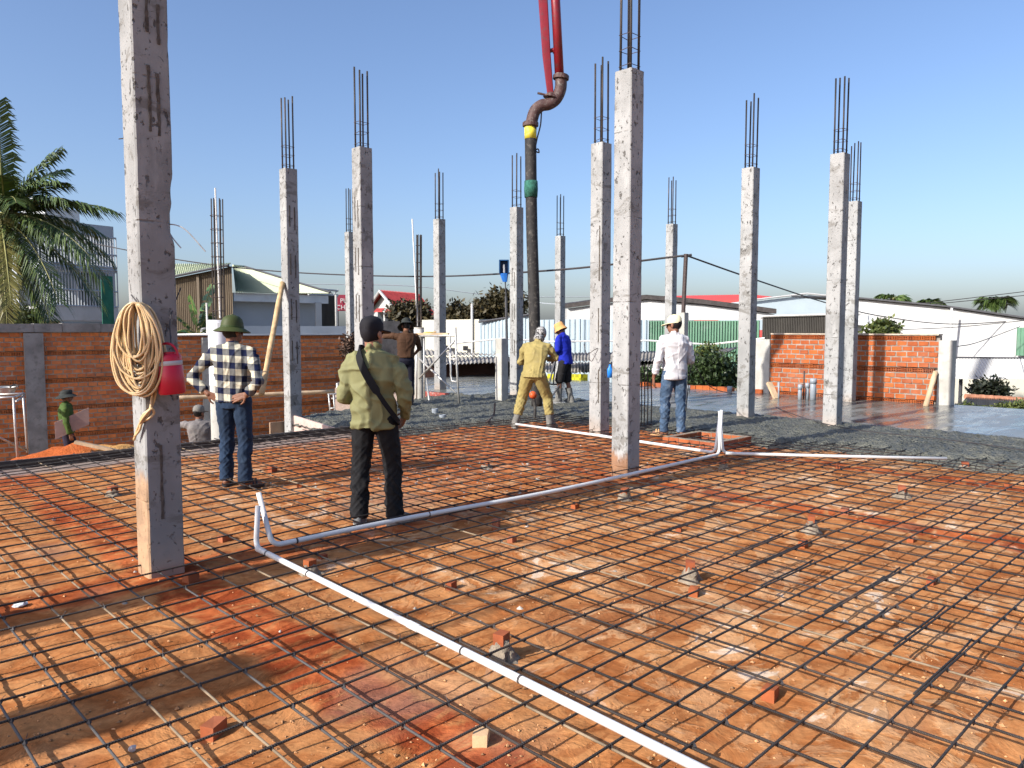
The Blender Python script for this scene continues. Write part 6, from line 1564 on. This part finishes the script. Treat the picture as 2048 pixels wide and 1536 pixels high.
# 4 worker in mustard
g = G(1068, 858)
person('person in mustard work clothes and grey boots bent over the concrete hose', (g.x, g.y, 0), 12, 1.66,
  dict(ankL=(-.185,.0,.05), kneL=(-.125,.055,.30), hipL=(-.055,-.02,.52), ankR=(.150,.05,.05), kneR=(.115,.09,.30), hipR=(.055,-.02,.52), toeL=-20, toeR=28, spine=(.01,.10), pel=(0,-.03,.53), shz=.80,
       neck=(.015,.135,.842), head=(.035,.175,.905), hpitch=-28, hyaw=14, elL=(-.16,.16,.64), wrL=(-.04,.28,.60), hL=(.5,.8,0), nL=(0,-.3,1), elR=(.178,.15,.68), wrR=(.09,.27,.66), hR=(-.6,.7,.1), nR=(0,-.2,1), curl=.6),
  dict(top=dict(mat=m_tan, bulk=1.08, hem=.50, hw=.098, fold=.013, collar=.012), bottom=dict(mat=m_tan, bulk=1.22, end=.62, hemr=.045, fold=.014), feet=dict(kind='boot', mat=m_boot), hat=dict(kind='scarf', mat=m_scarf)), voxel=.0115, key=4, skin=m_skind)
# 5 worker in blue
g = G(1130, 806, .08)
pb5 = person('person in royal blue shirt, black shorts and orange hat working with a long handled tool', (g.x, g.y, .06), -62, 1.68,
  dict(spine=(0,.035), head=(0,.075,.915), hpitch=-26, elL=(-.14,.04,.66), wrL=(-.05,.17,.56), hL=(.3,.9,-.3), nL=(-.6,0,.8), elR=(.15,.02,.65), wrR=(.09,.15,.53), hR=(-.1,.9,-.3), nR=(.6,0,.8), ankL=(-.06,.06,.05), kneL=(-.06,.05,.285), ankR=(.06,-.05,.05), kneR=(.06,.0,.285), curl=.8),
  dict(top=dict(mat=m_blue, bulk=1.08, hem=.49, fold=.009), bottom=dict(mat=m_shorts, end=.4, bulk=1.05), feet=dict(kind='boot', mat=m_boot), hair=m_hair, hat=dict(kind='bucket', mat=m_orhat, wav=.003, brim=.074)), voxel=.013, key=5, skin=m_skind)
text_o = bpy.data.objects.new('x', None); bpy.data.objects.remove(text_o)
# print on the blue shirt
bk = V((.035, -.082, .745))*1.68; Rm = Matrix.Rotation(pb5.rotation_euler.z, 3, 'Z'); 
tx = text_mesh('shirt_print', 'CZL', .11, pb5.location + Rm @ bk, m_lgrey, pb5, ext=.001)
tx.location = bk + V((0,-.012,.0)); tx.rotation_euler = (R(90+6), 0, 0)
# 6 man in white shirt
g = G(1346, 876)
person('person in white shirt, faded jeans and cream cap holding a black lead', (g.x, g.y, .03), -14, 1.76,
  dict(hyaw=-38, hpitch=-6, elL=(-.155,-.02,.63), wrL=(-.168,.03,.485), hL=(.05,.1,-1), nL=(-1,.1,0), elR=(.160,.02,.63), wrR=(.13,.12,.60), hR=(-.3,.9,.1), nR=(.8,0,.5), ankL=(-.062,.045,.045), kneL=(-.058,.04,.285), ankR=(.055,-.03,.045), kneR=(.060,.0,.285), toeL=-48, toeR=12, curl=.5, sh=.100),
  dict(top=dict(mat=m_whites, cuff=.62, hem=.475, fold=.013, bulk=1.02), bottom=dict(mat=m_jeansl, fold=.018, hemr=.036), feet=dict(kind='sandal', mat=m_sandal), hair=m_hair, hat=dict(kind='cap', mat=m_cream_cap)), voxel=.0105, key=6, skin=m_skind)
# 7 man with board at the left
q = W(131, 800, 15.6); g7 = V((q.x, q.y, LOW + .0))
person('person in green shirt and wide hat carrying a board past the brick wall', g7, 62, 1.76,
  dict(elL=(-.15,.04,.64), wrL=(-.12,.17,.60), hL=(.2,.9,-.2), nL=(-.7,0,.6), elR=(.165,.0,.64), wrR=(.16,.04,.50), hR=(0,.2,-1), nR=(1,0,0), ankL=(-.06,.09,.05), kneL=(-.06,.08,.285), ankR=(.06,-.08,.06), kneR=(.06,.02,.285), hpitch=-6, curl=.7),
  dict(top=dict(mat=m_green, bulk=1.08, hem=.50, fold=.009), bottom=dict(mat=m_purple), feet=dict(kind='shoe', mat=m_shoe), hair=m_hair, hat=dict(kind='bucket', mat=m_dkhat, wav=.003, tilt=.25)), voxel=.013, key=7, skin=m_skind)
bd = MB(); c0_ = W(110, 862, 15.25); c1_ = W(178, 832, 15.6); dv = (c1_-c0_); nrm = dv.cross(UP).normalized(); bd.obox((c0_+c1_)/2, dv/2, nrm*.009, UP*.17 + dv*-.0)
tag(bd.build('carried_board', M('grey_pink_board', (.34,.25,.22), .8, .15, 4)), 'greyish board under the arm of the man in green', 'board')
# 8 man in grey shirt low by the round column
q = W(398, 830, 13.2)
person('person in grey shirt and cap with arms raised below the slab edge', (q.x, q.y, LOW), -12, 1.68,
  dict(elL=(-.20,.08,.79), wrL=(-.29,.14,.84), hL=(-.7,.4,.3), nL=(0,-.5,1), elR=(.20,.08,.79), wrR=(.22,.2,.80), hR=(.3,.8,.2), nR=(0,-.3,1), hyaw=30),
  dict(top=dict(mat=m_greys, hem=.50, fold=.009, bulk=1.04), bottom=dict(mat=m_black), feet=dict(kind='shoe', mat=m_shoe), hair=m_hair, hat=dict(kind='cap', mat=m_greycap)), voxel=.013, key=8, skin=m_skind)
# tools of the workers
dt = G(1130, 806, .08).dot(FWD)
o = thing('screed_tool', 'long handled steel float held by the worker in blue', 'tool', W(1100, 800, dt-.3)); b = MB(); b.tube([W(1112,715,dt-.1), W(1104,745,dt-.2), W(1095,780,dt-.3)], .018, 8); b.build('handle', m_darkmetal, o); b = MB(); b.tube([W(1112,715,dt-.1), W(1107,760,dt-.15), W(1107,770,dt-.2)], .014, 8); b.build('grip', m_darkmetal, o)
b = MB(); b.tube([W(1119,770,dt-.2), W(1097,804,dt-.25)], .016, 8); b.build('brace', m_darkmetal, o); b = MB(); b.tube([W(1088,768,dt-.35), W(1122,769,dt+.1)], .016, 8); b.build('crossbar', m_darkmetal, o); b = MB(); p_ = W(1100,806,dt-.25); b.obox(V((p_.x,p_.y,.11)), RGT*.30, FWD*.05, UP*.012); b.build('blade', m_steel, o)
o = thing('vibrator', 'small orange concrete vibrator motor between the mustard trouser legs', 'machine', W(1065, 795, 12.9)); b = MB(); c = W(1066, 790, 12.9); b.ell(c, .07, .065, .065, 14, 9); b.build('motor', M('orange_plastic', (.65,.11,.03), .4), o, smooth=True); b = MB(); b.tube(spline([c, W(1069,805,12.9), W(1070,820,12.85), W(1069,836,12.8)], 5), .025, 8); b.build('flex_shaft', m_rubber, o)
